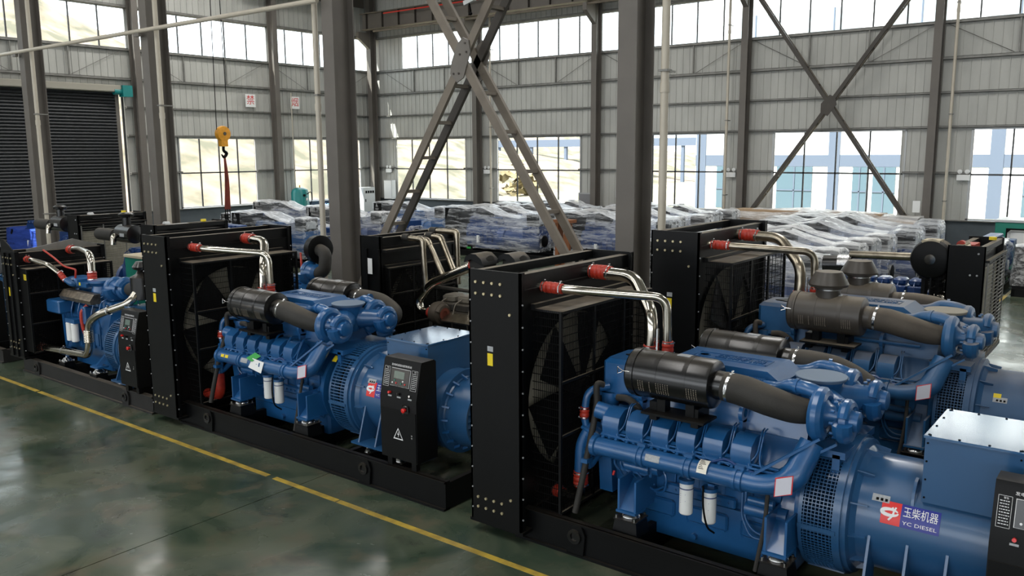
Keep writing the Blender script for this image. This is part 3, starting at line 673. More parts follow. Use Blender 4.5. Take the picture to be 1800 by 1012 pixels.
def cabinet(t, x0, x1, y, z0, z1, d=.32):
    """black control console with sloping face on two feet, front looks to -y"""
    zs = z0 + (z1 - z0) * .62; w_ = x1 - x0; sl = .1
    c = P('control_cabinet', MB().prism([(y, z0), (y + d, z0), (y + d, z1 - .02), (y + d - .03, z1), (y + sl, z1), (y + sl - .015, z1 - .03), (y, zs)], 0, x0, x1), BLACK, t, 'black control cabinet with sloping console')
    P('cabinet_door', MB().box(x0 + .01, y - .008, z0 + .01, x1 - .01, y, z0 + (zs - z0) * .82), BLACK, c)
    for x in (x0 + .06, x1 - .12): P('foot', MB().box(x, y + .03, z0 - .1, x + .07, y + .09, z0), BLACK, c)
    u = V(1, 0, 0); vv = V(0, sl - .015, z1 - .03 - zs).normalized(); nrm = u.cross(vv); base = V(x0, y, zs)
    def at(a, b, h=0): return base + u * a * w_ + vv * b * (z1 - .03 - zs) + nrm * h
    def pl(name, a0, b0, a1, b1, h, m, lab=None):
        return P(name, MB().add([at(a0, b0, -.002), at(a1, b0, -.002), at(a1, b1, -.002), at(a0, b1, -.002), at(a0, b0, h), at(a1, b0, h), at(a1, b1, h), at(a0, b1, h)], [(0, 1, 2, 3), (4, 5, 6, 7), (0, 1, 5, 4), (1, 2, 6, 5), (2, 3, 7, 6), (3, 0, 4, 7)]), m, c, lab)
    pl('controller_bezel', .24, .34, .76, .84, .003, TXTW, 'white framed controller'); pl('controller', .25, .35, .75, .83, .012, BLACKG); pl('screen', .34, .56, .62, .76, .014, SCREEN)
    for i, (a, m) in enumerate([(.32, TXTW), (.42, REDB), (.55, TEAL), (.66, REDB), (.6, TXTW), (.37, TEAL)]):
        q = at(a, .43 if i < 4 else .5, .012); P('key', MB().cyl(q, q + nrm * .006, .009, 10), m, c)
    text('title_lettering', '发电机组自动控制系统', .028, TXTW, c, at(.5, .92, .003), u, vv, width=w_ * .55)
    for a0, rows in ((.05, '⚠ 警告'), (.8, '说明')):
        e = MB()
        def ln(p, q, h=.0035): e.bar(p, q, .0022, .001, up=nrm)
        q4 = [at(a0, .3, .003), at(a0 + .15, .3, .003), at(a0 + .15, .85, .003), at(a0, .85, .003)]
        for i in range(4): ln(q4[i], q4[(i + 1) % 4])
        for k in range(9):
            b = .76 - k * .05
            aa = a0 + .02
            while aa < a0 + .125:
                l_ = random.uniform(.01, .03); e.bar(at(aa, b, .003), at(min(aa + l_, a0 + .135), b, .003), .006, .001, up=nrm); aa += l_ + .008
        P('notice_print', e, TXTW, c, 'white printed notice', kind='stuff')
        text('notice_heading', '警告' if a0 < .5 else '按键', .016, TXTW, c, at(a0 + .085, .81, .003), u, vv)
    q = at(.27, .14, 0); P('button', MB().cyl(q, q + nrm * .03, .014, 14), REDB, c, 'red push button')
    q = at(.52, .14, 0); P('key_switch', MB().cyl(q, q + nrm * .025, .014, 12).bar(q + nrm * .03 - vv * .014, q + nrm * .03 + vv * .014, .006, .01, up=nrm), BLACKG, c)
    q = at(.82, .14, 0); P('knob', MB().cyl(q, q + nrm * .02, .012, 12), CHROME, c)
    for a in (.27, .52, .82): pl('button_label', a - .05, .03, a + .05, .07, .002, SILV)
    zq = zs - .1; xq = x0 + w_ * .72
    b = P('stop_switch_box', MB().cbox(xq - .045, y - .02, zq - .05, xq + .045, y, zq + .05, .012), BLACKG, c)
    P('emergency_stop', MB().lathe((xq, y - .02, zq), (0, -1, 0), [(0, .018), (.02, .018), (.022, .026), (.034, .026), (.038, .02)], 18), REDB, b, 'red emergency stop button')
    zt = z0 + (zs - z0) * .42; xt = x0 + w_ * .5; h = .075
    def tri(s_, yy): return [V(xt - s_, yy, zt - s_ * .75), V(xt + s_, yy, zt - s_ * .75), V(xt, yy, zt + s_ * 1.0)]
    o_, i_ = tri(h, y - .0095), tri(h * .78, y - .0095)
    P('hazard_triangle', MB().add(o_ + i_, [(0, 1, 4, 3), (1, 2, 5, 4), (2, 0, 3, 5)]), TXTW, c, 'white high-voltage triangle')
    P('lightning_bolt', MB().add([V(xt + a * h, y - .0095, zt + b * h) for a, b in ((.1, .5), (-.2, -.05), (0, -.02), (-.06, -.55), (.2, .12), (.02, .1))], [(0, 1, 2, 5), (5, 2, 3, 4)]), TXTW, c)
    P('door_lock', MB().cyl((x1 - .06, y - .008, zt), (x1 - .06, y - .02, zt), .011, 10).box(x1 - .068, y - .02, zt + .02, x1 - .05, y - .012, zt + .035), CHROME, c)
    return c

def alternator(t, xr, R, Rb, zc, xe, box, m=BLUEA, mg=BLUE, long_slots=False, feet=True, tm=BLUET, logo_at=None, stickers=True, rear=.32):
    """ring grille, drum body with ribs and feet, terminal box, louvred end"""
    rw = .3
    P('inner_drum', MB().cyl((xr, 0, zc), (xr + rw, 0, zc), R * .88, 48), WIRE, t)
    for x in (xr, xr + rw - .03): P('grille_hoop', MB().lathe((x, 0, zc), (1, 0, 0), [(0, R * .9), (0, R), (.03, R), (.03, R * .9)], 64), m, t)
    g = MB(); n = 124 if not long_slots else 96
    for k in range(n):
        a = 2 * PI * k / n; c_, s_ = math.cos(a), math.sin(a); g.bar((xr + .02, c_ * (R - .004), zc + s_ * (R - .004)), (xr + rw - .02, c_ * (R - .004), zc + s_ * (R - .004)), .0075 if not long_slots else .013, .006, up=(0, c_, s_))
    nr = 8 if not long_slots else 2
    for i in range(nr):
        x = xr + .03 + (rw - .06) * (i + .5) / nr; g.lathe((x - .003, 0, zc), (1, 0, 0), [(0, R - .008), (0, R), (.006, R), (.006, R - .008)], 64)
    P('cooling_grille', g, m, t, kind='stuff')
    for k in range(6):
        a = PI * k / 3 + .1; c_, s_ = math.cos(a), math.sin(a); P('grille_joint', MB().bar((xr, c_ * R, zc + s_ * R), (xr + rw, c_ * R, zc + s_ * R), .035, .02, up=(0, c_, s_)), m, t)
    P('body', MB().lathe((xr + rw, 0, zc), (1, 0, 0), [(0, R), (.03, R), (.03, R * .96), (.07, R * .96), (.08, Rb * 1.08), (.12, Rb), (xe - xr - rw, Rb)], 56), m, t, 'blue alternator drum')
    f = MB()
    for k in range(12):
        a = PI * k / 6 + .15; c_, s_ = math.cos(a), math.sin(a); f.bar((xr + rw + .06, c_ * (Rb + .03), zc + s_ * (Rb + .03)), (xr + rw + .2, c_ * (Rb + .005), zc + s_ * (Rb + .005)), .012, .05, up=(0, c_, s_))
    P('stiffening_webs', f, m, t, kind='stuff')
    xm = xr + rw + .1
    P('lifting_lug', MB().prism([(-math.cos(math.radians(a)) * r_, zc + math.sin(math.radians(a)) * r_) for r_, a in ((Rb - .01, 28), (Rb + .045, 40), (Rb + .06, 52), (Rb + .04, 58), (Rb - .01, 60))], 0, xr + .8, xr + .822), m, t)
    if feet:
        for s in (-1, 1):
            P('foot_rail', MB().box(xm + .02, s * .62, zc - Rb - .02, xe - .1, s * .38, zc - Rb + .005), m, t)
            x = xm + .12
            while x < xe - .15:
                P('foot_gusset', MB().add([(x, s * .6, zc - Rb), (x + .02, s * .6, zc - Rb), (x + .02, s * .3, zc - Rb), (x, s * .3, zc - Rb), (x, s * .47, zc - .05), (x + .02, s * .47, zc - .05), (x + .02, s * .3, zc - .05), (x, s * .3, zc - .05)], [(0, 1, 2, 3), (4, 7, 6, 5), (0, 4, 5, 1), (1, 5, 6, 2), (2, 6, 7, 3), (3, 7, 4, 0)]), m, t); x += .28
    b = P('terminal_box', MB().box(box[0], box[1], box[2], box[3], box[4], box[5]), tm if tm != BLUET else m, t, 'blue terminal box')
    P('box_lid', MB().cbox(box[0] - .012, box[1] - .012, box[5], box[3] + .012, box[4] + .012, box[5] + .018, .004, True), tm, b, 'glossy blue lid')
    bt = MB()
    for i in range(4):
        q = i / 3; x = box[0] + .03 + (box[3] - box[0] - .06) * q; y = box[1] + .03 + (box[4] - box[1] - .06) * q; z = box[2] + .04 + (box[5] - box[2] - .08) * q
        for yy in (box[1] + .02, box[4] - .02): bt.cyl((x, yy, box[5] + .018), (x, yy, box[5] + .024), .009, 6)
        for xx in (box[0] + .02, box[3] - .02): bt.cyl((xx, y, box[5] + .018), (xx, y, box[5] + .024), .009, 6); bt.cyl((xx, box[1], z), (xx, box[1] - .006, z), .008, 6)
    P('lid_screws', bt, WIRE, b, kind='stuff')
    if rear:
        P('end_ring', MB().lathe((xe, 0, zc), (1, 0, 0), [(0, Rb * 1.04), (.05, Rb * 1.04), (.05, Rb * .88), (.07, Rb * .86)], 48), m, t)
        k = MB()
        for i in range(18):
            a = 2 * PI * i / 18; c_, s_ = math.cos(a), math.sin(a); k.bar((xe + .02, c_ * Rb * .97, zc + s_ * Rb * .97), (xe + .12, c_ * Rb * .86, zc + s_ * Rb * .86), .02, .03, up=(0, c_, s_))
        P('ring_lugs', k, mg, t, kind='stuff')
        rc = Rb * .84
        P('end_cowl', MB().lathe((xe + .06, 0, zc), (1, 0, 0), [(0, rc), (rear, rc), (rear, rc * .94), (rear - .06, rc * .93)], 48), m, t)
        P('end_back', MB().cyl((xe + rear - .05, 0, zc), (xe + rear - .04, 0, zc), rc * .93, 40), BLUEN, t)
        z = -rc * .84
        while z < rc * .86:
            hh = math.sqrt(max(0, (rc * .93) ** 2 - z * z)); P('louvre', MB().add([(xe + rear + .06, -hh, zc + z - .03), (xe + rear + .06, hh, zc + z - .03), (xe + rear + .01, hh, zc + z + .02), (xe + rear + .01, -hh, zc + z + .02), (xe + rear + .055, -hh, zc + z - .036), (xe + rear + .055, hh, zc + z - .036), (xe + rear, hh, zc + z + .018), (xe + rear, -hh, zc + z + .018)], [(0, 1, 2, 3), (4, 7, 6, 5), (0, 4, 5, 1), (1, 5, 6, 2), (2, 6, 7, 3), (3, 7, 4, 0)]), mg, t); z += rc * .19
    W = wrap_cyl(0, zc, Rb + .003)
    if stickers:
        s = P('rating_sticker', patch(xr + .52, xr + .65, .5, .62, W), SILV, t, 'silver rating sticker'); e = MB()
        W3 = wrap_cyl(0, zc, Rb + .005)
        for i in range(3): e.add(patch(xr + .55 + i * .033, xr + .57 + i * .033, .52, .565, W3, 2).v, [(0, 1, 3, 2), (2, 3, 5, 4)])
        P('print', e, WIRE, s, kind='stuff')
    if logo_at is not None: logo(t, logo_at, zc, Rb, .17)

# ------------------------------------------------------------------ V12 set
def v12(name_label, loc, cap=False, alt_dx=0, dusty=False, dz=0, variant=0):
    B = BLUED if dusty else BLUE; K = BLACKGD if dusty else BLACKG; ST = STEELD if dusty else STEEL; RB = RUBBERD if dusty else RUBBER
    t = thing('diesel_generator_set', name_label, 'generator', loc)
    radiator(t, 0, .62, 1.04, .13, 2.65)
    sb = -dz; skid(t, .45, 5.28 + alt_dx, .91, .0 + sb, .32)
    for s in (-1, 1):
        mount(t, 1.6, s * .66, .28, .42); mount(t, 2.98, s * .66, .28, .42); mount(t, 3.7 + alt_dx, s * .5, .14, .2, .1); mount(t, 4.25 + alt_dx, s * .5, .14, .2, .1)
        # cast brackets reaching from the block to the mounts
        for x in (1.6, 2.98):
            P('engine_bracket', MB().add([(x - .075, s * .74, .5), (x + .075, s * .74, .5), (x + .075, s * .6, .5), (x - .075, s * .6, .5), (x - .08, s * .36, .86), (x + .08, s * .36, .86), (x + .08, s * .28, .86), (x - .08, s * .28, .86)], [(0, 1, 2, 3), (4, 7, 6, 5), (0, 4, 5, 1), (1, 5, 6, 2), (2, 6, 7, 3), (3, 7, 4, 0)]).box(x - .1, s * .76, .488, x + .1, s * .56, .51)
              .box(x - .095, s * .74, .5, x - .075, s * .3, .8).box(x + .075, s * .74, .5, x + .095, s * .3, .8), B, t)
    P('oil_pan', MB().cbox(1.45, -.36, .2, 3.02, .36, .62, .03, True).box(1.4, -.39, .6, 3.05, .39, .63).cyl((2.1, -.36, .27), (2.1, -.4, .27), .03, 8).cyl((2.75, -.36, .27), (2.75, -.4, .27), .03, 8), B, t)
    P('engine_block', MB().prism([(-.34, .62), (-.36, .95), (-.5, 1.12), (-.3, 1.35), (.3, 1.35), (.5, 1.12), (.36, .95), (.34, .62)], 0, 1.25, 3.02), B, t, 'blue V12 cylinder block')
    r = MB()
    for i in range(7): x = 1.35 + i * .25; r.box(x, -.375, .66, x + .035, -.33, .95); r.box(x, .33, .66, x + .035, .375, .95)
    for i in range(5): r.box(1.4 + i * .32, -.37, .7, 1.58 + i * .32, -.335, .88)
    P('block_ribs', r, B, t, kind='stuff')
    P('valley_cover', MB().prism([(-.3, 1.3), (-.22, 1.62), (.22, 1.62), (.3, 1.3)], 0, 1.35, 3.05), B, t)
    for s in (-1, 1):
        for k in range(6):
            x = 1.37 + k * .252 + (.04 if s > 0 else 0)
            # tilted head: local frame leaning outward
            c = V(x, s * .5, 1.2); up = V(0, s * .5, .866); sd = V(0, s * .866, -.5)
            def H(pts): return [c + V(a, 0, 0) + sd * b + up * h for a, b, h in pts]
            prof = [(-.16, -.03), (-.15, .08), (-.12, .15), (-.05, .19), (.06, .185), (.12, .13), (.15, .05), (.16, -.03)]
            q = MB(); w_ = .09
            q.add(H([(-w_ * .95, b, h) for b, h in prof] + [(-w_, b * .96, h * .9) for b, h in prof][:0] + [(w_ * .95, b, h) for b, h in prof]), [tuple(range(8)), tuple(range(15, 7, -1))] + [(i, (i + 1) % 8, 8 + (i + 1) % 8, 8 + i) for i in range(8)])
            vc = P('valve_cover', q, B, t)
            hd = MB().add(H([(-w_ * 1.02, b, h) for b, h in ((-.15, -.2), (-.15, -.03), (.175, -.03), (.185, -.2))] + [(w_ * 1.02, b, h) for b, h in ((-.15, -.2), (-.15, -.03), (.175, -.03), (.185, -.2))]), [(0, 1, 2, 3), (7, 6, 5, 4), (0, 4, 5, 1), (1, 5, 6, 2), (2, 6, 7, 3), (3, 7, 4, 0)])
            P('cylinder_head', hd, B, vc)
            e = MB()
            for a, b in ((-.07, .15), (.07, .15), (0, .14)):
                p0 = H([(a, b, .03)])[0]; e.cyl(p0, p0 + sd * .05, .016, 8)
            p0 = H([(0, .03, .17)])[0]; e.cyl(p0, p0 + up * .012, .022, 10)
            P('cover_bolts', e, B, vc, kind='stuff')
            P('cover_lip', MB().add(H([(-w_ * 1.08, b, h) for b, h in ((-.1, .02), (-.1, .05), (.17, .05), (.17, .02))] + [(w_ * 1.08, b, h) for b, h in ((-.1, .02), (-.1, .05), (.17, .05), (.17, .02))]), [(0, 1, 2, 3), (7, 6, 5, 4), (0, 4, 5, 1), (1, 5, 6, 2), (2, 6, 7, 3), (3, 7, 4, 0)]), B, vc)
            p0 = H([(0, .16, .0)])[0]; P('nozzle', MB().cyl(p0, p0 + sd * .05, .028, 10).cyl(p0 + V(.05, 0, 0), p0 + V(.05, 0, 0) + sd * .03, .012, 6), B, vc)
            if k < 5: P('clip_plate', MB().bar(H([(.1, .1, .06)])[0], H([(.155, .1, .06)])[0] + V(.03, 0, 0), .035, .008, up=up), B, vc)
        # fuel pipes snaking between heads
        f = MB()
        for k in range(6):
            x = 1.37 + k * .252; y0 = s * .56; o_ = .03 if s < 0 else .07
            for j in range(2):
                f.tube(bend([(x + .09 + j * .025, s * .38, 1.42), (x + .115 + j * .02, s * .5, 1.43), (x + .125 + j * .02, s * .62, 1.26), (x + .05 + j * .12, s * .66, 1.17), (x + .16 + j * .1, s * .67, 1.14)], .05, 3), .0075, 6)
        f.tube([(1.35, s * .665, 1.155), (2.95, s * .665, 1.155)], .011, 6); f.tube([(1.35, s * .64, 1.18), (2.95, s * .64, 1.18)], .009, 6); f.tube([(1.35, s * .6, 1.16), (3.0, s * .6, 1.16)], .02, 6)
        P('injector_lines', f, B, t, kind='stuff')
        for x in (1.5, 2.48):
            P('lifting_ring', MB().lathe((x + .0, s * .3, 1.5), (1, 0, 0), [(0, .085), (.035, .085), (.035, .04), (0, .04)], 20).box(x, s * .3 - .06, 1.3, x + .035, s * .3 + .06, 1.44), B, t)
        # charge air manifold along the outside
        mpts = bend([(1.22, s * .7, 1.05), (2.86, s * .7, 1.05), (3.07, s * .66, 1.12), (3.16, s * .5, 1.42)], .12, 5)
        mf = P('air_manifold', MB().tube(mpts, [.084, .084, .084, .088, .1, .11, .1], 20).lathe((1.2, s * .7, 1.05), (1, 0, 0), [(0, .07), (.02, .1), (.06, .1), (.07, .084)], 20), B, t, 'long blue manifold pipe')
        for x in (1.68, 2.14, 2.6):
            P('flange_clamp', MB().lathe((x, s * .7, 1.05), (1, 0, 0), [(0, .086), (.005, .097), (.03, .097), (.035, .088), (.055, .088), (.06, .1), (.085, .1), (.09, .086)], 22).box(x + .005, s * .7 - .02, 1.14, x + .085, s * .7 + .02, 1.17), B, mf)
        for k in range(6): x = 1.37 + k * .252; P('port', MB().tube(spline([(x, s * .5, 1.12), (x, s * .62, 1.1), (x, s * .68, 1.08)], 3), [.045, .04], 10), B, mf)
        # turbocharger pair
        ty = -.44 if s < 0 else .3; tz = 1.66; tx = 3.2 if s < 0 else 3.22
        tb = P('turbocharger', MB().volute((tx, ty, tz), (1, 0, 0), .16, .05, .07, start=PI / 2 if s < 0 else PI / 2).lathe((tx - .07, ty, tz), (1, 0, 0), [(0, .095), (.02, .11), (.06, .13), (.1, .13), (.14, .09), (.2, .07), (.3, .07)], 26), B, t, 'blue turbocharger')
        P('turbine_volute', MB().volute((tx + .2, ty, tz - .02), (1, 0, 0), .12, .08, .045, start=0).lathe((tx + .14, ty, tz - .02), (1, 0, 0), [(0, .07), (.03, .12), (.08, .12), (.1, .09), (.16, .08), (.17, .05)], 22), B, tb)
        g_ = MB()
        for k in range(10):
            a = PI * k / 5; g_.cyl((tx + .11, ty + math.cos(a) * .15, tz - .02 + math.sin(a) * .15), (tx + .14, ty + math.cos(a) * .15, tz - .02 + math.sin(a) * .15), .012, 6)
        P('housing_bolts', g_, B, tb, kind='stuff')
        P('compressor_outlet', MB().tube(bend([(tx, ty, tz + .15), (tx - .12, ty + s * .0, tz + .19), (2.92, s * .4, 1.84), (2.82, s * .36, 1.78), (2.68, s * .33, 1.77)], .07, 5), .058, 16).lathe((2.98, s * .42, 1.845), (1, .2 * s, .0), [(0, .066), (.03, .066)], 16), B, tb)
        P('bellows', MB().lathe((2.4, s * .33, 1.77), (1, 0, 0), [(.28 * i / 28, .058 + (.012 if i % 2 else 0)) for i in range(29)], 18), B, t)
        P('exhaust_branch', MB().tube(spline([(tx + .2, ty, 1.66), (3.3, ty * .7, 1.66), (3.12, ty * .3, 1.66)], 5), [.1, .11, .14], 16), B, tb)
        P('turbo_stay', MB().bar((3.25, s * .6, 1.5), (2.75, s * .72, 1.12), .03, .02).bar((3.35, s * .5, 1.45), (2.9, s * .62, 1.14), .04, .02), B, t)
        fx = .15 if s > 0 and not cap else 0; fh = [(2.44, s * .58, 1.79), (2.62, s * .585, 1.775), (2.82, s * .58, 1.73), (3.0, s * .52, 1.68), (3.12, s * .45, 1.66)]
        if s > 0: fh = [(2.44 + fx, s * .58, 1.79), (2.62 + fx, s * .585, 1.79), (2.85 + fx, s * .62, 1.76), (3.1 + fx, s * .6, 1.66), (3.15 + fx, s * .5, 1.58)]
        filt(t, 1.56 + fx, 2.37 + fx, s * .58, 1.79, .215, K, cap, (fh, [.125, .13, .125, .115, .1]), RB, K)
        P('filter_support', MB().box(1.75, s * .4, 1.38, 1.82, s * .62, 1.55), BLACK, t); P('filter_support', MB().box(2.15, s * .4, 1.38, 2.22, s * .62, 1.55), BLACK, t)
    # exhaust stack flange
    P('exhaust_elbow', MB().lathe((3.05, 0, 1.5), (0, 0, 1), [(0, .12), (.1, .16), (.28, .17), (.33, .19)], 30), B, t)
    P('blanking_plate', MB().lathe((3.05, 0, 1.83), (0, 0, 1), [(0, .205), (.025, .215), (.03, .21)], 36), mat('plate_grey_blue', (92, 112, 134), .5) if not dusty else mat('plate_dusty', (140, 134, 120), .7), t, 'round grey-blue exhaust blanking plate')
    P('turbo_pedestal', MB().box(3.0, -.42, 1.3, 3.4, .42, 1.36).bar((3.38, -.4, 1.1), (3.38, .4, 1.1), .04, .04).box(3.3, -.42, 1.05, 3.36, -.36, 1.33).box(3.3, .36, 1.05, 3.36, .42, 1.33), B, t)
    # intercooler cover with raised emblem
    ic = P('intercooler', MB().prism([(1.75, 1.58), (1.75, 1.86), (1.78, 1.885), (2.68, 1.885), (2.8, 1.8), (2.8, 1.58)], 1, -.27, .27).box(1.73, -.29, 1.7, 2.82, .29, 1.72), B, t, 'blue intercooler cover with raised lettering')
    text('raised_lettering', '玉柴机器', .13, B, ic, (2.33, 0, 1.888), (1, 0, 0), (0, 1, 0), extr=.006, width=.46)
    e = MB().lathe((1.98, 0, 1.885), (0, 0, 1), [(0, .06), (.007, .06), (.007, .045), (.0, .045)], 22)
    for a, b in ((1.9, -.09), (1.9, .085), (2.08, -.1), (2.08, .095)): pass
    e.box(1.9, -.1, 1.885, 2.6, -.092, 1.892).box(1.9, .092, 1.885, 2.6, .1, 1.892).box(1.9, -.1, 1.885, 1.908, .1, 1.892).box(2.592, -.1, 1.885, 2.6, .1, 1.892)
    P('raised_emblem', e, B, ic); bt = MB()
    for i in range(7):
        for yy in (-.25, .25): bt.cyl((1.8 + i * .14, yy, 1.72), (1.8 + i * .14, yy * 1.12, 1.735), .012, 6)
    P('cover_screws', bt, B, ic, kind='stuff')
    # front end: header tank, pump, pipes
    hb = P('coolant_tank', MB().cbox(1.07, -.33, 1.46, 1.52, .18, 1.79, .04, True), B, t, 'blue coolant tank box'); P('filler_plate', MB().prism([(1.2, -.1), (1.35, -.15), (1.55, .0), (1.35, .1)], 2, 1.79, 1.8), BLACK, hb)
    P('thermostat_housing', MB().cyl((1.15, -.3, 1.15), (1.15, -.3, 1.46), .085, 18).cyl((1.15, .2, 1.15), (1.15, .2, 1.46), .085, 18).box(1.05, -.35, 1.42, 1.5, .2, 1.46), B, t)
    P('gear_cover', MB().prism([(-.42, .5), (-.46, .9), (-.4, 1.3), (.4, 1.3), (.46, .9), (.42, .5)], 0, 1.12, 1.26), B, t)
    P('crank_pulley', MB().lathe((.98, 0, .72), (1, 0, 0), [(0, .17), (.02, .19), (.03, .17), (.05, .19), (.06, .17), (.08, .19), (.14, .1)], 28), BLUEN, t)
    P('fan_drive', MB().cyl((.7, 0, 1.3), (1.14, 0, 1.3), .07, 16).lathe((.92, 0, 1.3), (1, 0, 0), [(0, .15), (.06, .15)], 24), BLACK, t)
    P('water_pump', MB().lathe((1.0, -.46, 1.02), (1, 0, 0), [(0, .07), (.03, .13), (.1, .15), (.16, .12), (.2, .1)], 24).volute((1.07, -.46, 1.02), (1, 0, 0), .1, .05, .07).tube([(1.0, -.56, 1.14), (1.24, -.62, 1.1)], .022, 8), B, t)
    P('alternator_drive', MB().cyl((1.15, -.54, 1.34), (1.35, -.5, 1.3), .08, 16), B, t)
    lp = P('lower_coolant_pipe', MB().tube(spline([(1.06, -.56, 1.12), (1.01, -.58, .98), (1.0, -.585, .8), (1.0, -.585, .7)], 5), [.05, .06, .062], 18), B, t)
    if variant == 0:
        coupling(lp, (1.0, -.585, .71), (1.0, -.585, .56), .068, ribs=3); P('steel_elbow', MB().tube(bend([(1.0, -.585, .57), (1.0, -.585, .42), (.8, -.55, .4), (.72, -.52, .4)], .12, 6), .048, 18), ST, t, 'stainless elbow')
        coupling(t, (.76, -.53, .4), (.64, -.5, .4), .056, ribs=2)
    else:
        P('red_hose', MB().tube(bend([(1.0, -.585, .74), (1.0, -.585, .4), (.62, -.55, .38)], .15, 8), .068, 18), RED, t, 'thick red silicone hose elbow')
    P('upper_coolant_pipe', MB().tube(bend([(1.16, -.34, 1.52), (1.02, -.5, 1.5), (1.0, -.52, 1.3)], .12, 6), .036, 14), B, t); coupling(t, (1.0, -.52, 1.33), (1.0, -.53, 1.22), .042, ribs=2)
    P('steel_stub', MB().cyl((1.0, -.53, 1.24), (1.03, -.52, 1.1), .036, 14), B, t)
    P('breather_hose', MB().tube(spline([(1.16, -.44, 1.56), (1.12, -.5, 1.56), (1.13, -.52, 1.35), (1.14, -.66, 1.0), (1.12, -.74, .7), (1.08, -.8, .38)], 6), .03, 12), RB, t, 'long black breather hose'); P('hose_tie', MB().box(1.1, -.74, .86, 1.17, -.64, .9), B, t)
    P('bypass_hose', MB().tube(spline([(1.28, -.38, 1.44), (1.4, -.4, 1.45), (1.5, -.38, 1.38), (1.52, -.34, 1.28)], 5), .033, 12), RB, t)
    P('oil_filler', MB().tube(spline([(1.14, -.5, .88), (1.12, -.62, .8), (1.12, -.64, .92)], 4), .035, 12).cyl((1.12, -.64, .92), (1.12, -.64, .97), .045, 16), B, t)
    P('sensor', MB().cyl((1.42, -.42, .82), (1.45, -.47, .82), .012, 8), REDB, t, 'red sensor cap'); P('sensor', MB().cyl((1.3, -.46, .74), (1.3, -.48, .7), .012, 8), REDB, t, 'red sensor cap')
    P('fuel_pump', MB().box(1.4, -.5, .78, 1.72, -.36, .92).cyl((1.45, -.5, .85), (1.7, -.5, .85), .045, 12).cyl((1.72, -.44, .86), (1.78, -.44, .86), .07, 14), B, t)
    P('starter_motor', MB().cyl((2.62, -.46, .72), (2.98, -.46, .72), .065, 16).cyl((2.66, -.52, .82), (2.88, -.52, .82), .035, 12), B, t)
    oc = P('oil_cooler', MB().cbox(1.85, -.44, .92, 2.55, -.34, 1.0, .015).cbox(1.8, -.42, .64, 2.5, -.35, .74, .015), B, t); bt = MB()
    for k in range(8): bt.cyl((1.9 + k * .085, -.44, .96), (1.9 + k * .085, -.455, .96), .011, 6).cyl((1.84 + k * .085, -.42, .69), (1.84 + k * .085, -.435, .69), .011, 6)
    P('cooler_bolts', bt, B, oc, kind='stuff')
    for k in range(3): P('crankcase_cover', MB().cbox(1.5 + k * .52, -.385, .4, 1.9 + k * .52, -.355, .56, .02), B, t)
    f = MB()
    for k in range(5): f.tube(bend([(1.5 + k * .25, -.6, 1.13), (1.56 + k * .25, -.63, 1.2), (1.62 + k * .25, -.62, 1.24), (1.68 + k * .25, -.58, 1.18)], .03, 3), .009, 6)
    f.tube(spline([(2.2, -.64, 1.16), (2.35, -.68, 1.13), (2.5, -.66, 1.18), (2.65, -.68, 1.14), (2.8, -.66, 1.12)], 4), .012, 6)
    P('sensor_harness', f, BLUEN, t, kind='stuff')
    f = MB()
    for k in range(4): f.tube(bend([(1.35 + k * .06, -.42, .95), (1.32 + k * .07, -.52, .85), (1.42 + k * .1, -.46, .7 - k * .02), (1.5 + k * .1, -.4, .68)], .05, 3), .01, 6)
    f.tube(bend([(2.6, -.42, 1.0), (2.6, -.44, .6), (2.7, -.45, .5), (3.0, -.45, .52)], .06, 4), .012, 6); f.tube(bend([(2.57, -.42, 1.0), (2.57, -.44, .62), (2.66, -.46, .46), (3.0, -.47, .47)], .06, 4), .01, 6); f.tube(bend([(1.75, -.4, .9), (1.85, -.45, .8), (1.83, -.44, .66), (1.75, -.42, .62)], .04, 4), .012, 6)
    P('small_lines', f, B, t, kind='stuff')
    for x, z in ((2.12, .58), (2.34, .555)):
        fo = P('oil_filter', MB().lathe((x, -.6, z), (0, 0, 1), [(0, .052), (.01, .06), (.27, .06), (.28, .057), (.29, .05)], 24), WHITE, t, 'white spin-on oil filter')
        P('filter_head', MB().cyl((x, -.6, z + .29), (x, -.6, z + .32), .07, 18).box(x - .03, -.58, z + .3, x + .03, -.4, z + .34), B, t)
        P('print_band', MB().cyl((x, -.6, z + .235), (x, -.6, z + .245), .0605, 24), BLUEN, fo)
        e = MB()
        for i in range(5):
            a = -.35; zz = z + .19 - i * .02
            W = wrap_cyl(-.6, 0, .0608)
            e.add([V(x - .03, -.6 - .053, zz), V(x + .02 - (i % 3) * .01, -.6 - .058, zz), V(x + .02 - (i % 3) * .01, -.6 - .058, zz + .006), V(x - .03, -.6 - .053, zz + .006)], [(0, 1, 2, 3)])
        P('print', e, LOGB, fo, kind='stuff')
    P('battery_cable', MB().tube(spline([(2.31, -.67, .9), (2.33, -.7, .72), (2.37, -.7, .56), (2.4, -.62, .48)], 5), .009, 8), WIRE, t); P('cable', MB().tube(spline([(2.86, -.62, .98), (2.87, -.7, .7), (2.83, -.76, .32)], 5), .018, 8), RUBBER, t)
    # labels on the manifold
    W = wrap_cyl(-.7, 1.05, .087)
    P('rating_plate', patch(1.8, 1.94, .05, .75, W, 4), SILV, t, 'engine rating plate')
    if variant == 0:
        pl = P('paper_label', patch(2.3, 2.39, .15, 1.5, wrap_cyl(-.7, 1.05, .103), 6), mat('cream_label', (222, 218, 204), .5), t, 'cream paper label with print'); e = MB(); W5 = wrap_cyl(-.7, 1.05, .105)
        for i in range(7): a_ = 1.4 - i * .14; e.add([W5(2.31, a_), W5(2.34 + .01 * (i % 4), a_), W5(2.34 + .01 * (i % 4), a_ - .05), W5(2.31, a_ - .05)], [(0, 1, 2, 3)])
        P('print', e, WIRE, pl, kind='stuff')
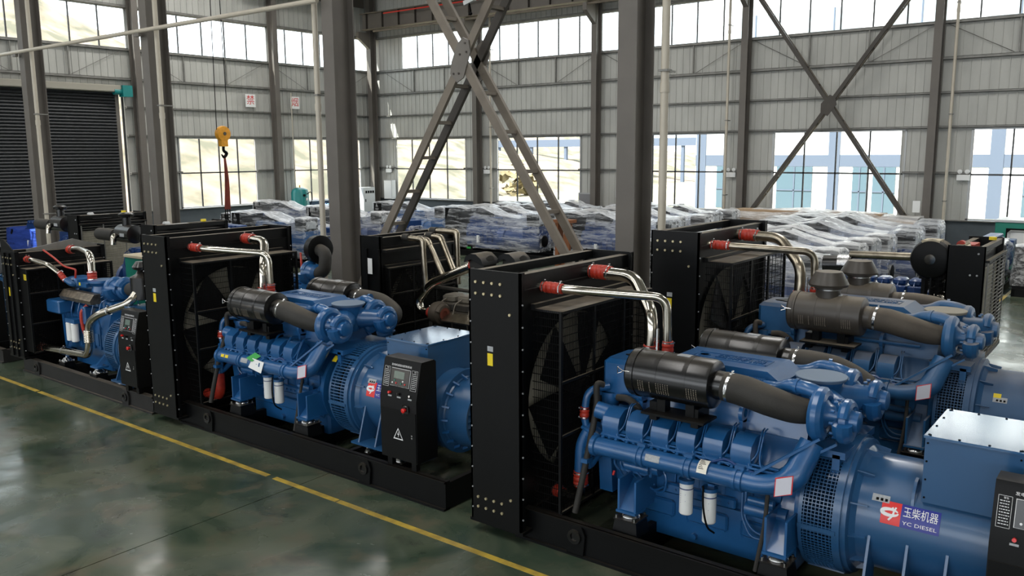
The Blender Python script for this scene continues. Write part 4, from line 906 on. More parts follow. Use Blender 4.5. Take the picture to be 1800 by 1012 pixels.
    P('warning_label', MB().add([(2.98, -.795, 1.02), (3.1, -.77, 1.06), (3.1, -.755, 1.2), (2.98, -.78, 1.16)], [(0, 1, 2, 3)]), mat('pale_label', (196, 196, 206), .5), t, 'white label with red edge'); P('label_edge', MB().add([(2.972, -.793, 1.012), (3.108, -.766, 1.055), (3.108, -.75, 1.208), (2.972, -.776, 1.168)], [(0, 1, 2, 3)]), REDB, t)
    if variant == 1:
        for x in (1.36, 1.45): P('yellow_label', patch(x, x + .07, .15, .6, W, 3), YEL, t, 'small yellow label')
        P('green_tag', MB().add([(1.94, -.79, 1.13), (2.07, -.8, 1.1), (2.16, -.72, 1.17), (2.03, -.71, 1.2)], [(0, 1, 2, 3)]), GREENT, t, 'green paper tag'); P('paper_tag', MB().add([(2.0, -.81, 1.02), (2.28, -.82, .98), (2.3, -.78, 1.12), (2.05, -.77, 1.14)], [(0, 1, 2, 3)]), WHITE, t, 'crumpled white document bag')
    # stainless coolant pipes from radiator to engine
    coupling(t, (.6, -.66, 2.48), (.82, -.64, 2.475), .05); P('coolant_pipe', MB().tube(bend([(.55, -.66, 2.48), (.9, -.62, 2.47), (1.66, -.16, 2.41), (1.68, -.16, 1.86)], .14, 8), .042, 22), ST, t, 'thin polished stainless coolant pipe')
    coupling(t, (1.68, -.16, 2.0), (1.68, -.16, 1.88), .05, ribs=2); P('pipe_stay', MB().box(1.6, -.24, 1.85, 1.615, -.21, 2.12), CHROME, t)
    coupling(t, (.6, .2, 2.53), (.84, .2, 2.53), .07, ribs=5); P('coolant_pipe', MB().tube(bend([(.55, .2, 2.53), (1.12, .18, 2.52), (1.5, -.14, 2.22), (1.5, -.16, 1.85)], .14, 8), .062, 22), ST, t, 'thick polished stainless coolant pipe')
    coupling(t, (1.5, -.16, 1.94), (1.5, -.16, 1.8), .07, ribs=2)
    P('flywheel_housing', MB().lathe((3.02, 0, .78), (1, 0, 0), [(0, .42), (.02, .5), (.1, .52), (.1, .4)], 40), B, t)
    a = 3.1 + alt_dx
    alternator(t, a, .585, .47, .8, 4.78 + alt_dx, (3.97 + alt_dx, -.41, 1.1, 4.62 + alt_dx, .41, 1.61), m=BLUEAD if dusty else BLUEA, long_slots=variant == 1, logo_at=3.7 + alt_dx * .7 if not dusty else None, tm=BLUEAD if dusty else BLUET)
    if not cap: cabinet(t, 4.5 + (.03 if variant else 0), 5.05 + (.03 if variant else 0), -.88, .42, 1.53)
    if variant == 1: P('yellow_label', patch(3.2, 3.28, .75, .9, wrap_cyl(0, .8, .59), 3), YEL, t, 'yellow label on the grille')
    if dusty:
        P('warning_triangle', patch(3.62, 3.69, .6, .7, wrap_cyl(0, .8, .474), 2), YEL, t, 'small yellow warning sticker'); P('dusty_pipe', MB().tube([(2.2, -.36, 1.5), (2.9, -.38, 1.5)], .02, 8), B, t)
    return t
def g3():
    pass
x0 = -5.27
v12('front blue V12 generator set at the right with stainless pipes and black radiator', (x0, 7.16, 0))
v12('middle blue V12 generator set with red hose elbow and green tag, whole console visible', (x0 - 5.98, 7.16, 0), alt_dx=.2, variant=1)
v12('dusty blue V12 generator set with two mushroom rain caps behind the front one', (-4.88, 10.06, .17), cap=True, dusty=True, dz=.17)
# ------------------------------------------------------------------ in-line sets
def inline_engine(t, E0, E1, B, zc=.72, heads=6, hmat=None, shield=True, ring_R=.5):
    """block, pan, heads along the top, pump end at E0, flywheel at E1"""
    L_ = E1 - E0
    P('oil_pan', MB().cbox(E0 + .1, -.22, .25, E1 - .1, .22, .55, .03, True), B, t)
    P('engine_block', MB().prism([(-.27, .5), (-.29, 1.0), (-.22, 1.25), (.22, 1.25), (.29, 1.0), (.27, .5)], 0, E0, E1), B, t)
    r = MB()
    for i in range(heads): x = E0 + .08 + (L_ - .16) * i / heads; r.box(x, -.31, .6, x + .03, -.27, 1.0).box(x, .27, .6, x + .03, .31, 1.0).box(x + .05, -.3, .65, x + L_ / heads - .08, -.26, .85)
    P('block_ribs', r, B, t, kind='stuff')
    for i in range(heads):
        x = E0 + .05 + (L_ - .1) * i / heads; w_ = (L_ - .1) / heads * .9
        h = P('cylinder_head', MB().cbox(x, -.2, 1.25, x + w_, .2, 1.38, .02), B, t)
        P('valve_cover', MB().cbox(x + .015, -.16, 1.38, x + w_ - .015, .16, 1.5, .03), hmat or B, h)
    f = MB()
    for i in range(heads):
        x = E0 + .1 + (L_ - .1) * i / heads
        f.tube(bend([(x, -.3, .95), (x + .03, -.36, 1.15), (x + .06, -.3, 1.4), (x + .08, -.12, 1.46)], .05, 3), .01, 6)
        f.tube(bend([(x, .3, .95), (x + .03, .36, 1.15), (x + .06, .3, 1.4), (x + .08, .12, 1.46)], .05, 3), .01, 6)
    P('injector_lines', f, hmat or B, t, kind='stuff')
    P('front_cover', MB().prism([(-.3, .45), (-.32, 1.05), (-.2, 1.3), (.2, 1.3), (.32, 1.05), (.3, .45)], 0, E0 - .08, E0), B, t)
    P('crank_pulley', MB().lathe((E0 - .2, 0, .68), (1, 0, 0), [(0, .13), (.02, .15), (.03, .13), (.05, .15), (.07, .13), (.12, .08)], 22), B, t)
    P('fan_drive', MB().cyl((E0 - .35, 0, 1.15), (E0, 0, 1.15), .06, 14), B, t)
    P('flywheel_housing', MB().lathe((E1, 0, zc), (1, 0, 0), [(0, .3), (.03, .4), (.12, .42)], 30), B, t)
    if shield: P('exhaust_shield', MB().prism([(-.42, 1.36), (-.44, 1.42), (-.36, 1.52), (-.26, 1.52), (-.26, 1.36)], 0, E0 + .15, E1 - .25), mat('heat_shield', (150, 138, 122), .35, .9, var=.5, scale=14), t, 'dull metal exhaust heat shield')

t = thing('diesel_generator_set', 'small blue in-line generator set at far left with white filters and steel pipes', 'generator', (-15.9, 6.88, 0))
radiator(t, 0, .55, .77, .3, 2.13, cage=(.55, .85, .72, .42, 1.85), mesh='perf', labels=False, blades=7)
P('yellow_label', MB().box(.7, -.723, 1.66, .8, -.72, 1.76), YEL, t, 'yellow warning label'); P('yellow_label', MB().box(.2, -.775, 1.35, .24, -.77, 1.5), YEL, t, 'narrow yellow label')
for x in (.17, .36): P('panel_flange', MB().box(x, -.8, .3, x + .02, -.77, 2.1), BLACK, t)
P('shroud_wing', MB().prism([(.0, 2.13), (.0, 2.32), (.12, 2.32), (.5, 2.13)], 1, -.76, -.745), BLACK, t)
P('coolant_shelf', MB().prism([(-.5, 2.1), (.72, 2.1), (.72, 2.13), (.3, 2.26), (-.5, 2.14)], 0, .35, .38), GIRT, t)
skid(t, .2, 4.45, .68, 0, .26, eyes=(.75, 3.7), m=mat('worn_black', (30, 29, 28), .55, var=.5, scale=5, dust=.3))
inline_engine(t, 1.15, 2.6, BLUE)
for s in (-1, 1): mount(t, 2.62, s * .52, .2, .3, .12); mount(t, 3.35, s * .5, .14, .24, .1); mount(t, 1.4, s * .45, .2, .3, .11)
P('engine_bracket', MB().bar((1.42, -.45, .4), (1.5, -.28, .95), .1, .05), BLUE, t); P('engine_bracket', MB().bar((2.62, -.52, .42), (2.72, -.28, .72), .12, .06).box(2.52, -.6, .4, 2.76, -.42, .43), BLUE, t)
P('control_unit', MB().cbox(.98, -.52, 1.12, 1.42, -.28, 1.34, .02), BLUE, t, 'blue box on the near side')
P('coolant_header', MB().cbox(1.28, -.3, 1.56, 1.62, .02, 1.72, .03).box(1.6, -.26, 1.58, 1.9, .1, 1.64), BLUE, t); P('yellow_label', MB().box(1.66, -.265, 1.6, 1.71, -.26, 1.65), YEL, t)
P('blanking_plate', MB().lathe((1.98, -.05, 1.6), (0, 0, 1), [(0, .14), (.06, .2), (.1, .2)], 30), BLUE, t); P('exhaust_elbow', MB().lathe((1.98, -.05, 1.38), (0, 0, 1), [(0, .18), (.22, .14)], 20), BLUE, t)
tb = P('turbocharger', MB().volute((2.45, -.05, 1.6), (1, 0, 0), .13, .1, .05).lathe((2.3, -.05, 1.6), (1, 0, 0), [(0, .08), (.08, .17), (.16, .17), (.28, .09), (.36, .1), (.4, .15)], 24), BLUE, t)
P('compressor_volute', MB().volute((2.78, -.05, 1.62), (1, 0, 0), .12, .05, .08).lathe((2.7, -.05, 1.62), (1, 0, 0), [(0, .1), (.1, .15), (.16, .12)], 22), BLUE, tb)
P('intake_hose', MB().lathe((2.9, -.05, 1.62), (1, 0, .1), [(0, .1), (.2, .14), (.35, .15)], 20), RUBBER, t, 'black rubber intake cone')
P('air_filter', MB().lathe((3.3, -.05, 1.5), (0, 0, 1), [(0, .12), (.02, .18), (.36, .18), (.4, .1), (.46, .06), (.48, .12), (.52, .14), (.6, .08)], 24), BLACKG, t, 'black upright air cleaner')
coupling(t, (1.5, -.4, 1.68), (1.38, -.44, 1.82), .042); P('coolant_pipe', MB().tube(bend([(.5, -.58, 1.99), (.7, -.57, 1.99), (1.15, -.5, 1.93), (1.42, -.43, 1.78)], .1, 6), .04, 18), STEEL, t, 'stainless coolant pipe'); coupling(t, (.52, -.58, 1.99), (.64, -.58, 1.99), .05, ribs=2)
P('coolant_elbow', MB().tube(bend([(1.5, -.4, 1.7), (1.6, -.34, 1.62), (1.5, -.2, 1.6)], .05, 4), .045, 12), BLUE, t)
P('coolant_pipe', MB().tube(bend([(.5, .15, 2.08), (.95, .13, 2.12), (1.75, -.08, 2.1), (1.84, -.12, 1.68)], .16, 8), .062, 20), STEEL, t, 'thick stainless coolant pipe'); coupling(t, (.52, .15, 2.085), (.7, .14, 2.1), .07, ribs=3); coupling(t, (1.82, -.11, 1.83), (1.84, -.12, 1.68), .07, ribs=3)
P('red_vent_hose', MB().tube(spline([(.55, -.3, 2.12), (.9, -.3, 2.02), (1.25, -.3, 1.9), (1.52, -.28, 1.87), (1.6, -.27, 1.85), (1.58, -.27, 1.75), (1.53, -.25, 1.66)], 5), .016, 8), RED, t, 'thin orange-red vent hose')
P('charge_air_pipe', MB().tube(bend([(.7, -.55, .47), (1.2, -.53, .5), (2.35, -.53, .56), (2.42, -.53, .8), (2.44, -.53, 1.1), (2.7, -.5, 1.26), (3.35, -.3, 1.48), (3.3, -.1, 1.7)], .16, 7), .062, 18), STEEL, t, 'long bent stainless charge air pipe')
P('bellows', MB().lathe((2.42, -.53, .78), (0, 0, 1), [(.2 * i / 16, .07 + (.012 if i % 2 else 0)) for i in range(17)], 18), STEEL, t); clamp(t, (1.5, -.53, .515), (1, 0, .03), .07, w_=.03); clamp(t, (2.95, -.44, 1.34), (1, .3, .3), .07, w_=.03); coupling(t, (.85, -.545, .48), (.68, -.55, .47), .068, m=mat('brown_hose', (92, 40, 28), .6), label='brown hose joint')
P('red_hose', MB().tube(spline([(2.05, -.34, 1.32), (2.0, -.42, 1.2), (2.0, -.42, 1.0), (2.02, -.4, .85)], 5), .03, 10), RED, t, 'red hose')
for x in (1.55, 1.72): P('oil_filter', MB().lathe((x, -.42, .68), (0, 0, 1), [(0, .05), (.01, .06), (.3, .06), (.31, .05)], 20), WHITE, t, 'white spin-on filter')
P('filter_head', MB().box(1.48, -.46, .99, 1.8, -.3, 1.06), BLUE, t); P('fuel_tank_block', MB().cbox(1.95, -.42, 1.0, 2.1, -.28, 1.3, .02), BLUE, t)
alternator(t, 2.78, .49, .41, .72, 3.95, (3.3, -.36, .98, 4.0, .3, 1.42), long_slots=True, logo_at=3.38, rear=.2)
cabinet(t, 3.72, 4.2, -.72, .36, 1.48, d=.28)

c_ = copy_tree(t); c_.location = (-21.0, 6.88, 0); c_['label'] = 'blue set cut off by the left edge of the picture'
# dark unpainted set in the second row
t = thing('diesel_generator_set', 'unpainted dark grey generator set with four steel pipes behind the middle set', 'generator', (-10.2, 10.1, 0))
radiator(t, 0, .45, .9, .25, 2.45, cage=(.45, .55, .8, .5, 1.95), mesh='perf', labels=False, bolts=False)
for x in (.15, .42): P('panel_flange', MB().box(x, -.93, .3, x + .03, -.9, 2.25), BLACK, t)
P('paper_label', MB().box(.2, -.935, 1.85, .3, -.932, 2.1), WHITE, t, 'white paper label'); P('dust_shelf', MB().box(.4, -.86, 2.2, .55, .86, 2.24), BLACKD, t)
skid(t, .3, 4.6, .8, 0, .28, m=BLACK); inline_engine(t, 1.0, 3.0, DARKENG, heads=6, hmat=mat('head_cover_grey', (118, 112, 100), .5, dust=.4), shield=False)
for s in (-1, 1): mount(t, 1.4, s * .5, .2, .34, dome=False); mount(t, 2.9, s * .5, .2, .34, dome=False)
for pts, r_ in (([(.4, -.35, 2.4), (.85, -.35, 2.38), (.88, -.33, 1.55)], .045), ([(.4, .3, 2.46), (1.0, .3, 2.46), (1.02, .3, 1.6)], .045), ([(.5, -.1, 2.36), (.75, -.12, 2.34), (1.2, -.25, 1.8)], .045), ([(.5, .1, 2.4), (.85, .08, 2.38), (1.4, -.2, 1.85)], .045)):
    p_ = P('coolant_pipe', MB().tube(bend(pts, .1, 7), r_, 16), STEELD, t, 'dusty stainless pipe'); a = V(*pts[1]); P('pipe_bellows', MB().tube(bend([a + (V(*pts[0]) - a).normalized() * .1, a, a + (V(*pts[2]) - a).normalized() * .1], .09, 8), r_ + .008, 16), STEELD, p_)
    P('hose_joint', MB().cyl(V(*pts[0]) + V(.03, 0, 0), V(*pts[0]) + V(.16, 0, 0), r_ + .012, 14), RUBBER, p_)
P('charge_air_pipe', MB().tube(bend([(1.85, -.3, 2.03), (.95, -.3, 1.68), (.66, -.3, 1.38), (.76, -.32, 1.19), (1.0, -.34, 1.22)], .16, 7), .075, 20), STEEL, t, 'thick polished bent charge air pipe'); coupling(t, (.95, -.34, 1.22), (1.08, -.35, 1.22), .085, ribs=2); coupling(t, (1.82, -.3, 2.02), (1.9, -.3, 2.05), .085, ribs=1)
P('turbocharger', MB().lathe((1.08, -.36, 1.24), (1, -.12, 0), [(0, .1), (.04, .17), (.12, .19), (.2, .17), (.24, .1)], 24).volute((1.28, -.38, 1.24), (1, -.12, 0), .1, .04, .07), mat('turbo_iron', (84, 76, 66), .6, .4), t); P('turbine_flange', MB().lathe((1.33, -.4, 1.24), (1, -.12, 0), [(0, .09), (.02, .1), (.02, .055), (-.02, .05)], 16), mat('rusty', (112, 56, 40), .8), t)
P('tread_plate', MB().prism([(-.5, 1.14), (-.5, 1.16), (-.3, 1.26), (-.3, 1.24)], 0, 1.35, 2.3), STEELD, t); P('fuel_rail', MB().tube([(.95, -.2, 1.62), (2.8, -.2, 1.6)], .03, 10), DARKENG, t)
for k, (x, y) in enumerate(((1.95, -.25), (2.35, .05))):
    f_ = P('air_filter', MB().lathe((x - .1, y, 2.06), (1, 0, 0), [(0, .12), (.02, .15), (.3, .15), (.32, .1)], 24), RUBBER, t)
    P('half_round_cover', MB().prism([(x - .14 + .0, 2.1), (x - .1, 2.2), (x, 2.245), (x + .1, 2.24), (x + .2, 2.17), (x + .24, 2.08), (x + .2, 2.08), (x + .0, 2.16)], 1, y - .22, y + .16), BLACKD, f_)
P('filter_bracket', MB().box(1.8, -.2, 1.5, 2.6, .1, 1.92), BLACK, t)
P('rear_drum', MB().lathe((3.1, 0, .75), (1, 0, 0), [(0, .45), (.3, .45), (.32, .4), (1.3, .4)], 32), DARKENG, t)

# reversed sets: radiator at the right end
def reversed_set(loc, label, B, mush=False):
    t = thing('diesel_generator_set', label, 'generator', loc, PI)
    radiator(t, 0, .55, .92, .3, 2.22, cage=(.55, .8, .8, .4, 1.9), labels=False, bolts=False)
    g = MB(); z = .42
    while z < 1.95: g.box(-.045, -.86, z, -.03, .86, z + .008); z += .062
    for y in (-.86, -.29, .29, .86): g.box(-.05, y - .012, .4, -.025, y + .012, 1.98)
    P('front_grille', g, GIRT, t, kind='stuff'); P('grille_frame', MB().box(-.06, -.9, 1.96, 0, .9, 2.0).box(-.06, -.9, .34, 0, .9, .4), BLACKD, t)
    bt = MB().mesh if False else MB().cyl((0, 0, 0), (0, .012, 0), .016, 8).mesh('bolt', SILV)
    for x, z in ((.1, 1.75), (.2, 1.75), (.1, .95), (.2, .95), (.1, 2.1)): put('bolt', bt, t, (x, .92, z))
    P('radiator_neck', MB().box(.25, -.1, 2.1, .4, .4, 2.19).cyl((.45, .3, 2.18), (.45, .42, 2.18), .07, 14), RED if not mush else GREYD, t); P('filler_cap', MB().cyl((.1, -.35, 2.22), (.1, -.35, 2.27), .06, 14), YEL, t, 'yellow filler cap')
    skid(t, .2, 4.4, .7, 0, .26, eyes=(.8, 3.6)); inline_engine(t, 1.0, 2.7, B, shield=False)
    for s in (-1, 1): mount(t, 1.4, s * .48, .2, .32); mount(t, 2.7, s * .48, .2, .32)
    if not mush:
        f_ = P('air_filter', MB().lathe((.82, .85, 1.95), (0, -1, 0), [(0, .26), (.02, .3), (.06, .32), (.1, .33), (.11, .3), (.48, .3), (.52, .27)], 36), BLACK, t, 'round ribbed black air filter'); P('filter_hub', MB().lathe((.82, .85, 1.95), (0, 1, 0), [(0, .09), (.012, .085), (.015, .02)], 20), STEEL, f_)
        P('drum_ribs', MB().lathe((.82, .7, 1.95), (0, -1, 0), [(.03 * i, .303 + (.008 if i % 2 else 0)) for i in range(12)], 36), RUBBERD, f_); P('paper_cap', MB().prism([(.7, 2.27), (.95, 2.27), (.98, 2.25), (.95, 2.2), (.7, 2.22)], 1, .5, .82), CREAM, f_)
        P('filter_bracket', MB().box(.7, .35, 1.0, .76, .6, 1.66).box(.92, .35, 1.0, .98, .6, 1.66).box(.65, .35, 1.6, 1.0, .7, 1.66), BLACK, t)
        P('bellows', MB().tube([(.62, .4, 2.0), (.3, .35, 2.16)], .1, 16), STEELD, t); P('intake_pipe', MB().tube([(1.05, .6, 1.95), (1.8, .5, 1.92), (2.2, .45, 1.9)], .07, 16), STEELD, t)
        P('air_filter', MB().lathe((2.15, .45, 1.72), (1, .1, -.05), [(0, .12), (.02, .17), (.5, .17), (.52, .1)], 24), BLACKG, t); P('heat_blanket', MB().lathe((2.2, .45, 1.73), (1, .1, -.05), [(0, .175), (.2, .175)], 24), mat('silver_foil', (200, 200, 200), .25, 1, bump=.8), t, 'silver heat wrap')
        P('exhaust_elbow', MB().tube(bend([(.75, .5, 1.3), (.6, .55, 1.3), (.55, .58, 1.0)], .1, 6), .09, 18), STEEL, t, 'short stainless elbow'); P('green_tag', MB().box(1.55, .5, 1.22, 1.63, .503, 1.34), GREENT, t, 'green hang tag')
        P('rating_plate', MB().box(1.7, .31, 1.1, 1.85, .313, 1.2), SILV, t)
    else:
        f_ = P('air_filter', MB().lathe((2.1, .2, 1.85), (1, 0, 0), [(0, .1), (.02, .22), (.65, .22), (.68, .1)], 28), BLACKG, t); P('silver_label', MB().box(2.25, .418, 1.8, 2.45, .424, 1.88), SILV, f_)
        P('rain_cap', MB().lathe((2.5, .2, 2.02), (0, 0, 1), [(0, .1), (.22, .1), (.24, .17), (.3, .18), (.34, .12)], 26), BLACKG, f_, 'black mushroom rain cap')
        P('silencer', MB().lathe((2.85, .3, 1.8), (1, 0, 0), [(0, .1), (.02, .15), (.8, .15), (.82, .08)], 22), RUBBER, t); P('hose_elbow', MB().tube(bend([(2.75, .35, 1.8), (2.6, .5, 1.8), (2.6, .52, 1.6)], .08, 5), .07, 14), STEEL, t)
        P('coolant_pipe', MB().tube(bend([(.5, .4, 2.1), (.9, .4, 2.1), (1.3, .3, 1.6)], .12, 6), .055, 14), STEEL, t); P('red_pipe', MB().tube(bend([(.5, .1, 2.12), (1.05, .12, 2.12), (1.05, .15, 1.6)], .12, 6), .055, 14), mat('pink_hose', (170, 84, 84), .5), t, 'dull red bent hose'); P('coolant_pipe', MB().tube(bend([(.5, .6, 2.08), (.75, .6, 2.08), (.78, .6, 1.6)], .1, 6), .05, 14), STEEL, t)
    return t
reversed_set((-2.25, 16.1, 0), 'blue set facing right with round ribbed filter and tall black slatted radiator', BLUEN)
reversed_set((-17.4, 10.7, 0), 'black-topped set with mushroom cap behind the small set at far left', BLUEN, True)
reversed_set((-21.9, 11.2, 0), 'leftmost black-topped set beyond the mushroom-capped one near the shutter', BLUEN, True)
# second-row set whose turbo and hose peep out right of the middle radiator
t = thing('diesel_generator_set', 'blue set with bent black hose peeping out right behind the middle radiator', 'generator', (-15.1, 9.9, 0))
radiator(t, 0, .5, .85, .3, 2.0, cage=(.5, .7, .75, .4, 1.8), labels=False, bolts=False); skid(t, .3, 4.2, .7, 0, .26, eyes=(.8, 3.5)); inline_engine(t, 1.0, 2.9, BLUE, shield=False)
tb = P('turbocharger', MB().volute((3.1, -.3, 1.66), (1, 0, 0), .14, .1, .06).lathe((3.0, -.3, 1.66), (1, 0, 0), [(0, .1), (.08, .18), (.16, .16), (.26, .12), (.3, .16), (.36, .12)], 24), BLUE, t); P('turbo_foot', MB().box(3.0, -.4, 1.2, 3.2, -.1, 1.55), BLUE, t)
P('air_filter', MB().lathe((3.05, -.1, 2.06), (1, -.2, 0), [(0, .18), (.02, .24), (.2, .25), (.22, .2)], 28), BLACK, t); P('intake_hose', MB().tube(bend([(3.2, -.15, 2.06), (3.52, -.25, 2.02), (3.52, -.3, 1.72), (3.35, -.3, 1.66)], .2, 8), .11, 18), RUBBER, t, 'bent black rubber hose')
P('filter_post', MB().box(3.0, -.12, 1.3, 3.06, -.06, 1.9), BLACK, t); P('red_hose', MB().tube(spline([(2.95, -.35, 2.0), (3.05, -.42, 1.8), (3.08, -.44, 1.5)], 5), .02, 8), RED, t)
P('rear_drum', MB().lathe((2.95, 0, .72), (1, 0, 0), [(0, .42), (.3, .42), (.32, .38), (1.1, .38)], 28), BLUE, t)
for s in (-1, 1): mount(t, 1.4, s * .45, .2, .32, dome=False)
# teal enclosure beside the small set
t = thing('control_cubicle', 'teal steel cabinet with dusty cream top behind the small set at left', 'cabinet', (-16.0, 8.35, 0))
P('cabinet_body', MB().cbox(0, 0, .1, .85, 1.3, 1.78, .01), TEAL, t); P('cabinet_top', MB().cbox(-.02, -.02, 1.78, .87, 1.32, 1.83, .01, True), CREAM, t, 'dusty cream top'); P('cabinet_plinth', MB().box(.02, .02, 0, .83, 1.28, .1), BLACK, t)
P('side_vent', MB().box(.85, .45, .9, .858, 1.1, 1.45), WIRE, t); P('sticker_row', MB().box(.85, .35, 1.58, .856, .85, 1.66), SILV, t); P('lifting_hole', MB().lathe((.5, .4, 1.83), (0, 0, 1), [(0, .05), (.01, .05), (.01, .03), (.0, .03)], 14), WIRE, t)
P('door_latch', MB().cyl((.85, .5, 1.15), (.9, .5, 1.15), .04, 12), WIRE, t)

# ------------------------------------------------------------------ film-wrapped sets
def wrapped_proto(seed, L_=4.2, film=FILM, tall=1.0, body=BLUEN, ctl=True):
    rr = random.Random(seed)
    t = thing('wrapped_generator_set', 'x', 'generator')
    P('skid', MB().box(0, -.5, 0, L_ + .5, -.42, .2).box(0, .42, 0, L_ + .5, .5, .2).box(0, -.5, 0, .08, .5, .2).box(L_ + .42, -.5, 0, L_ + .5, .5, .2).box(L_ * .5, -.45, .02, L_ * .5 + .1, .45, .18), BLACK, t)
    P('radiator', MB().box(.05, -.5, .2, .5, .5, 1.68 * tall).box(.5, -.42, .35, .65, .42, 1.5 * tall), BLACK, t)
    P('engine', MB().prism([(-.25, .3), (-.3, .9), (-.2, 1.15), (.2, 1.15), (.3, .9), (.25, .3)], 0, .9, 2.4).box(1.0, -.2, 1.15, 2.3, .2, 1.32), body, t)
    e = MB()
    for i in range(6): x = 1.0 + i * .22; e.cbox(x, -.17, 1.32, x + .18, .17, 1.42, .02).box(x, -.34, .5, x + .04, -.28, .9)
    for x in (1.3, 1.43): e.cyl((x, -.36, .5), (x, -.36, .78), .055, 12)
    P('engine_details', e, body, t, kind='stuff')
    P('air_filter', MB().lathe((1.3, .05, 1.52 * tall), (1, 0, 0), [(0, .1), (.02, .16), (.55, .16), (.57, .1)], 18).lathe((1.6, .05, 1.6 * tall), (0, 0, 1), [(0, .09), (.1, .09), (.11, .15), (.17, .12)], 16), BLACKG, t)
    P('oil_filter', MB().cyl((1.55, -.4, .5), (1.55, -.4, .76), .055, 14), WHITE, t)
    P('alternator', MB().lathe((2.4, 0, .68), (1, 0, 0), [(0, .42), (.3, .42), (.32, .36), (L_ - 2.6, .36), (L_ - 2.5, .3)], 26), body, t)
    P('terminal_box', MB().cbox(L_ - .75, -.36, .68, L_ - .12, .36, 1.18, .01), body, t)
    P('end_cover', MB().lathe((L_ - .12, 0, .66), (1, 0, 0), [(0, .22), (.08, .2), (.1, .1)], 18), BLACK, t)
    if ctl: P('control_box', MB().cbox(L_ - .62, -.3, 1.18, L_ - .14, .3, 1.58, .02), BLACK, t); P('control_panel', MB().box(L_ - .14, -.2, 1.26, L_ - .135, .2, 1.5), GREYD, t)
    P('battery', MB().cbox(1.0, -.48, .2, 1.35, -.3, .4, .01), BLACKG, t); P('battery_label', MB().box(1.08, -.484, .26, 1.27, -.481, .33), GREENT, t)
    st = [(-.03, .54, 1.72), (.2, .56, 1.76), (.62, .54, 1.74), (1.0, .5, 1.66), (1.4, .46, 1.74), (1.7, .46, 1.76), (2.1, .45, 1.62), (2.6, .45, 1.5), (L_ - .9, .42, 1.42), (L_ - .66, .41, 1.62 if ctl else 1.34), (L_ - .4, .41, 1.63 if ctl else 1.3), (L_ - .1, .41, 1.62 if ctl else 1.28), (L_ - .05, .39, 1.55 if ctl else 1.2)]
    fine = []
    for a, b in zip(st, st[1:]):
        for k in range(2): fine.append(tuple(a[i] + (b[i] - a[i]) * k / 2 for i in range(3)))
    fine.append(st[-1]); n = 15; vs = []
    for i, (x, w_, h) in enumerate(fine):
        h *= tall; edge = i in (0, len(fine) - 1)
        for j in range(n):
            q = j / (n - 1); 
            if q < .36: y, z = -w_ * (1 - .12 * q / .36), .3 + (h - .3) * q / .36
            elif q > .64: y, z = w_ * (1 - .12 * (1 - q) / .36), .3 + (h - .3) * (1 - q) / .36
            else: y, z = -w_ * .88 + w_ * 1.76 * (q - .36) / .28, h + .02 * math.sin(PI * (q - .36) / .28)
            jit = .015 if edge else .024
            vs.append((x + rr.uniform(-jit, jit), y + rr.uniform(-jit, jit) * (1 if abs(y) > .1 else .4), z + rr.uniform(-jit, jit * .6)))
    m = len(fine); fs = [(i * n + j, i * n + j + 1, (i + 1) * n + j + 1, (i + 1) * n + j) for i in range(m - 1) for j in range(n - 1)]
    for b in (0, (m - 1) * n): fs += [(b + j, b + j + 1, b + n - 2 - j, b + n - 1 - j) for j in range(n // 2)]
    mb = MB(); mb.add(vs, fs); me = mb.mesh('film', film, 60); put('plastic_film', me, t, label='crinkled clear stretch film')
    return t
protos = {}
def wrapped(kind, x, y, label, rot=0, group=None):
    if kind not in protos:
        args = {'a': (1,), 'b': (2, 3.9), 'c': (3, 4.3, FILMC, 1.02), 'd': (4, 3.6, FILM, .76, BLUEN, False), 'e': (5, 3.9, FILMC, 1.0, BLUE), 'f': (6, 3.9, FILMB, .66, BLUEN, False)}[kind]
        t = protos[kind] = wrapped_proto(*args)
    else: t = copy_tree(protos[kind])
    t.location = (x, y, 0); t.rotation_euler = (0, 0, rot); t['label'] = label
    if group: t['group'] = group
    return t
od = ['nearest', 'second nearest', 'third nearest', 'fourth nearest', 'fifth nearest', 'sixth nearest', 'seventh nearest', 'eighth nearest', 'ninth nearest', 'tenth nearest', 'eleventh nearest']
R_ = [17.6, 18.9, 20.2, 21.5, 22.8, 24.1, 25.4, 26.7, 28.0]
for i, y in enumerate(R_): wrapped('ab'[i % 2] if i < 5 else 'c', -9.6 + (.25 if i % 2 else 0), y, od[i] + ' film-wrapped set in the row before the far X brace', group='wrapped sets before the far X brace')
for i, y in enumerate([24.0, 25.4, 26.8, 28.2, 29.6]): wrapped('cabea'[i], -21.4, y, od[i] + ' film-wrapped set in the row seen through the ladder brace', group='wrapped sets behind the ladder brace')
for i, y in enumerate([23.9, 25.2, 26.5, 27.9, 29.4]): wrapped('cbaeb'[i], -16.3, y, od[i] + ' film-wrapped set in the row left of the nearest thick column', group='wrapped sets left of the thick column')
for i, y in enumerate([16.6, 18.2, 19.8, 21.6, 23.4, 25.0, 26.6]): wrapped('dedbded'[i], -26.3, y, od[i] + ' film-wrapped set in the row behind the middle radiator', group='wrapped sets behind the middle radiator')
for i, y in enumerate([21.0, 22.6, 24.2]): wrapped('dbd'[i], -31.2, y, od[i] + ' film-wrapped set in the leftmost row under the hook', group='wrapped sets in the leftmost row')
for i, x in enumerate([-3.8, -2.55, -1.3]): wrapped('d', x, 24.9, ['left', 'middle', 'right'][i] + ' one of three lengthwise film-wrapped sets beyond the slatted radiator', rot=PI / 2, group='wrapped sets under the rightmost window')
wrapped('f', -33.4, 13.6, 'blue-film-wrapped set before the shutter at the left edge'); wrapped('f', -28.4, 13.3, 'blue-film-wrapped set right of the one at the left edge')
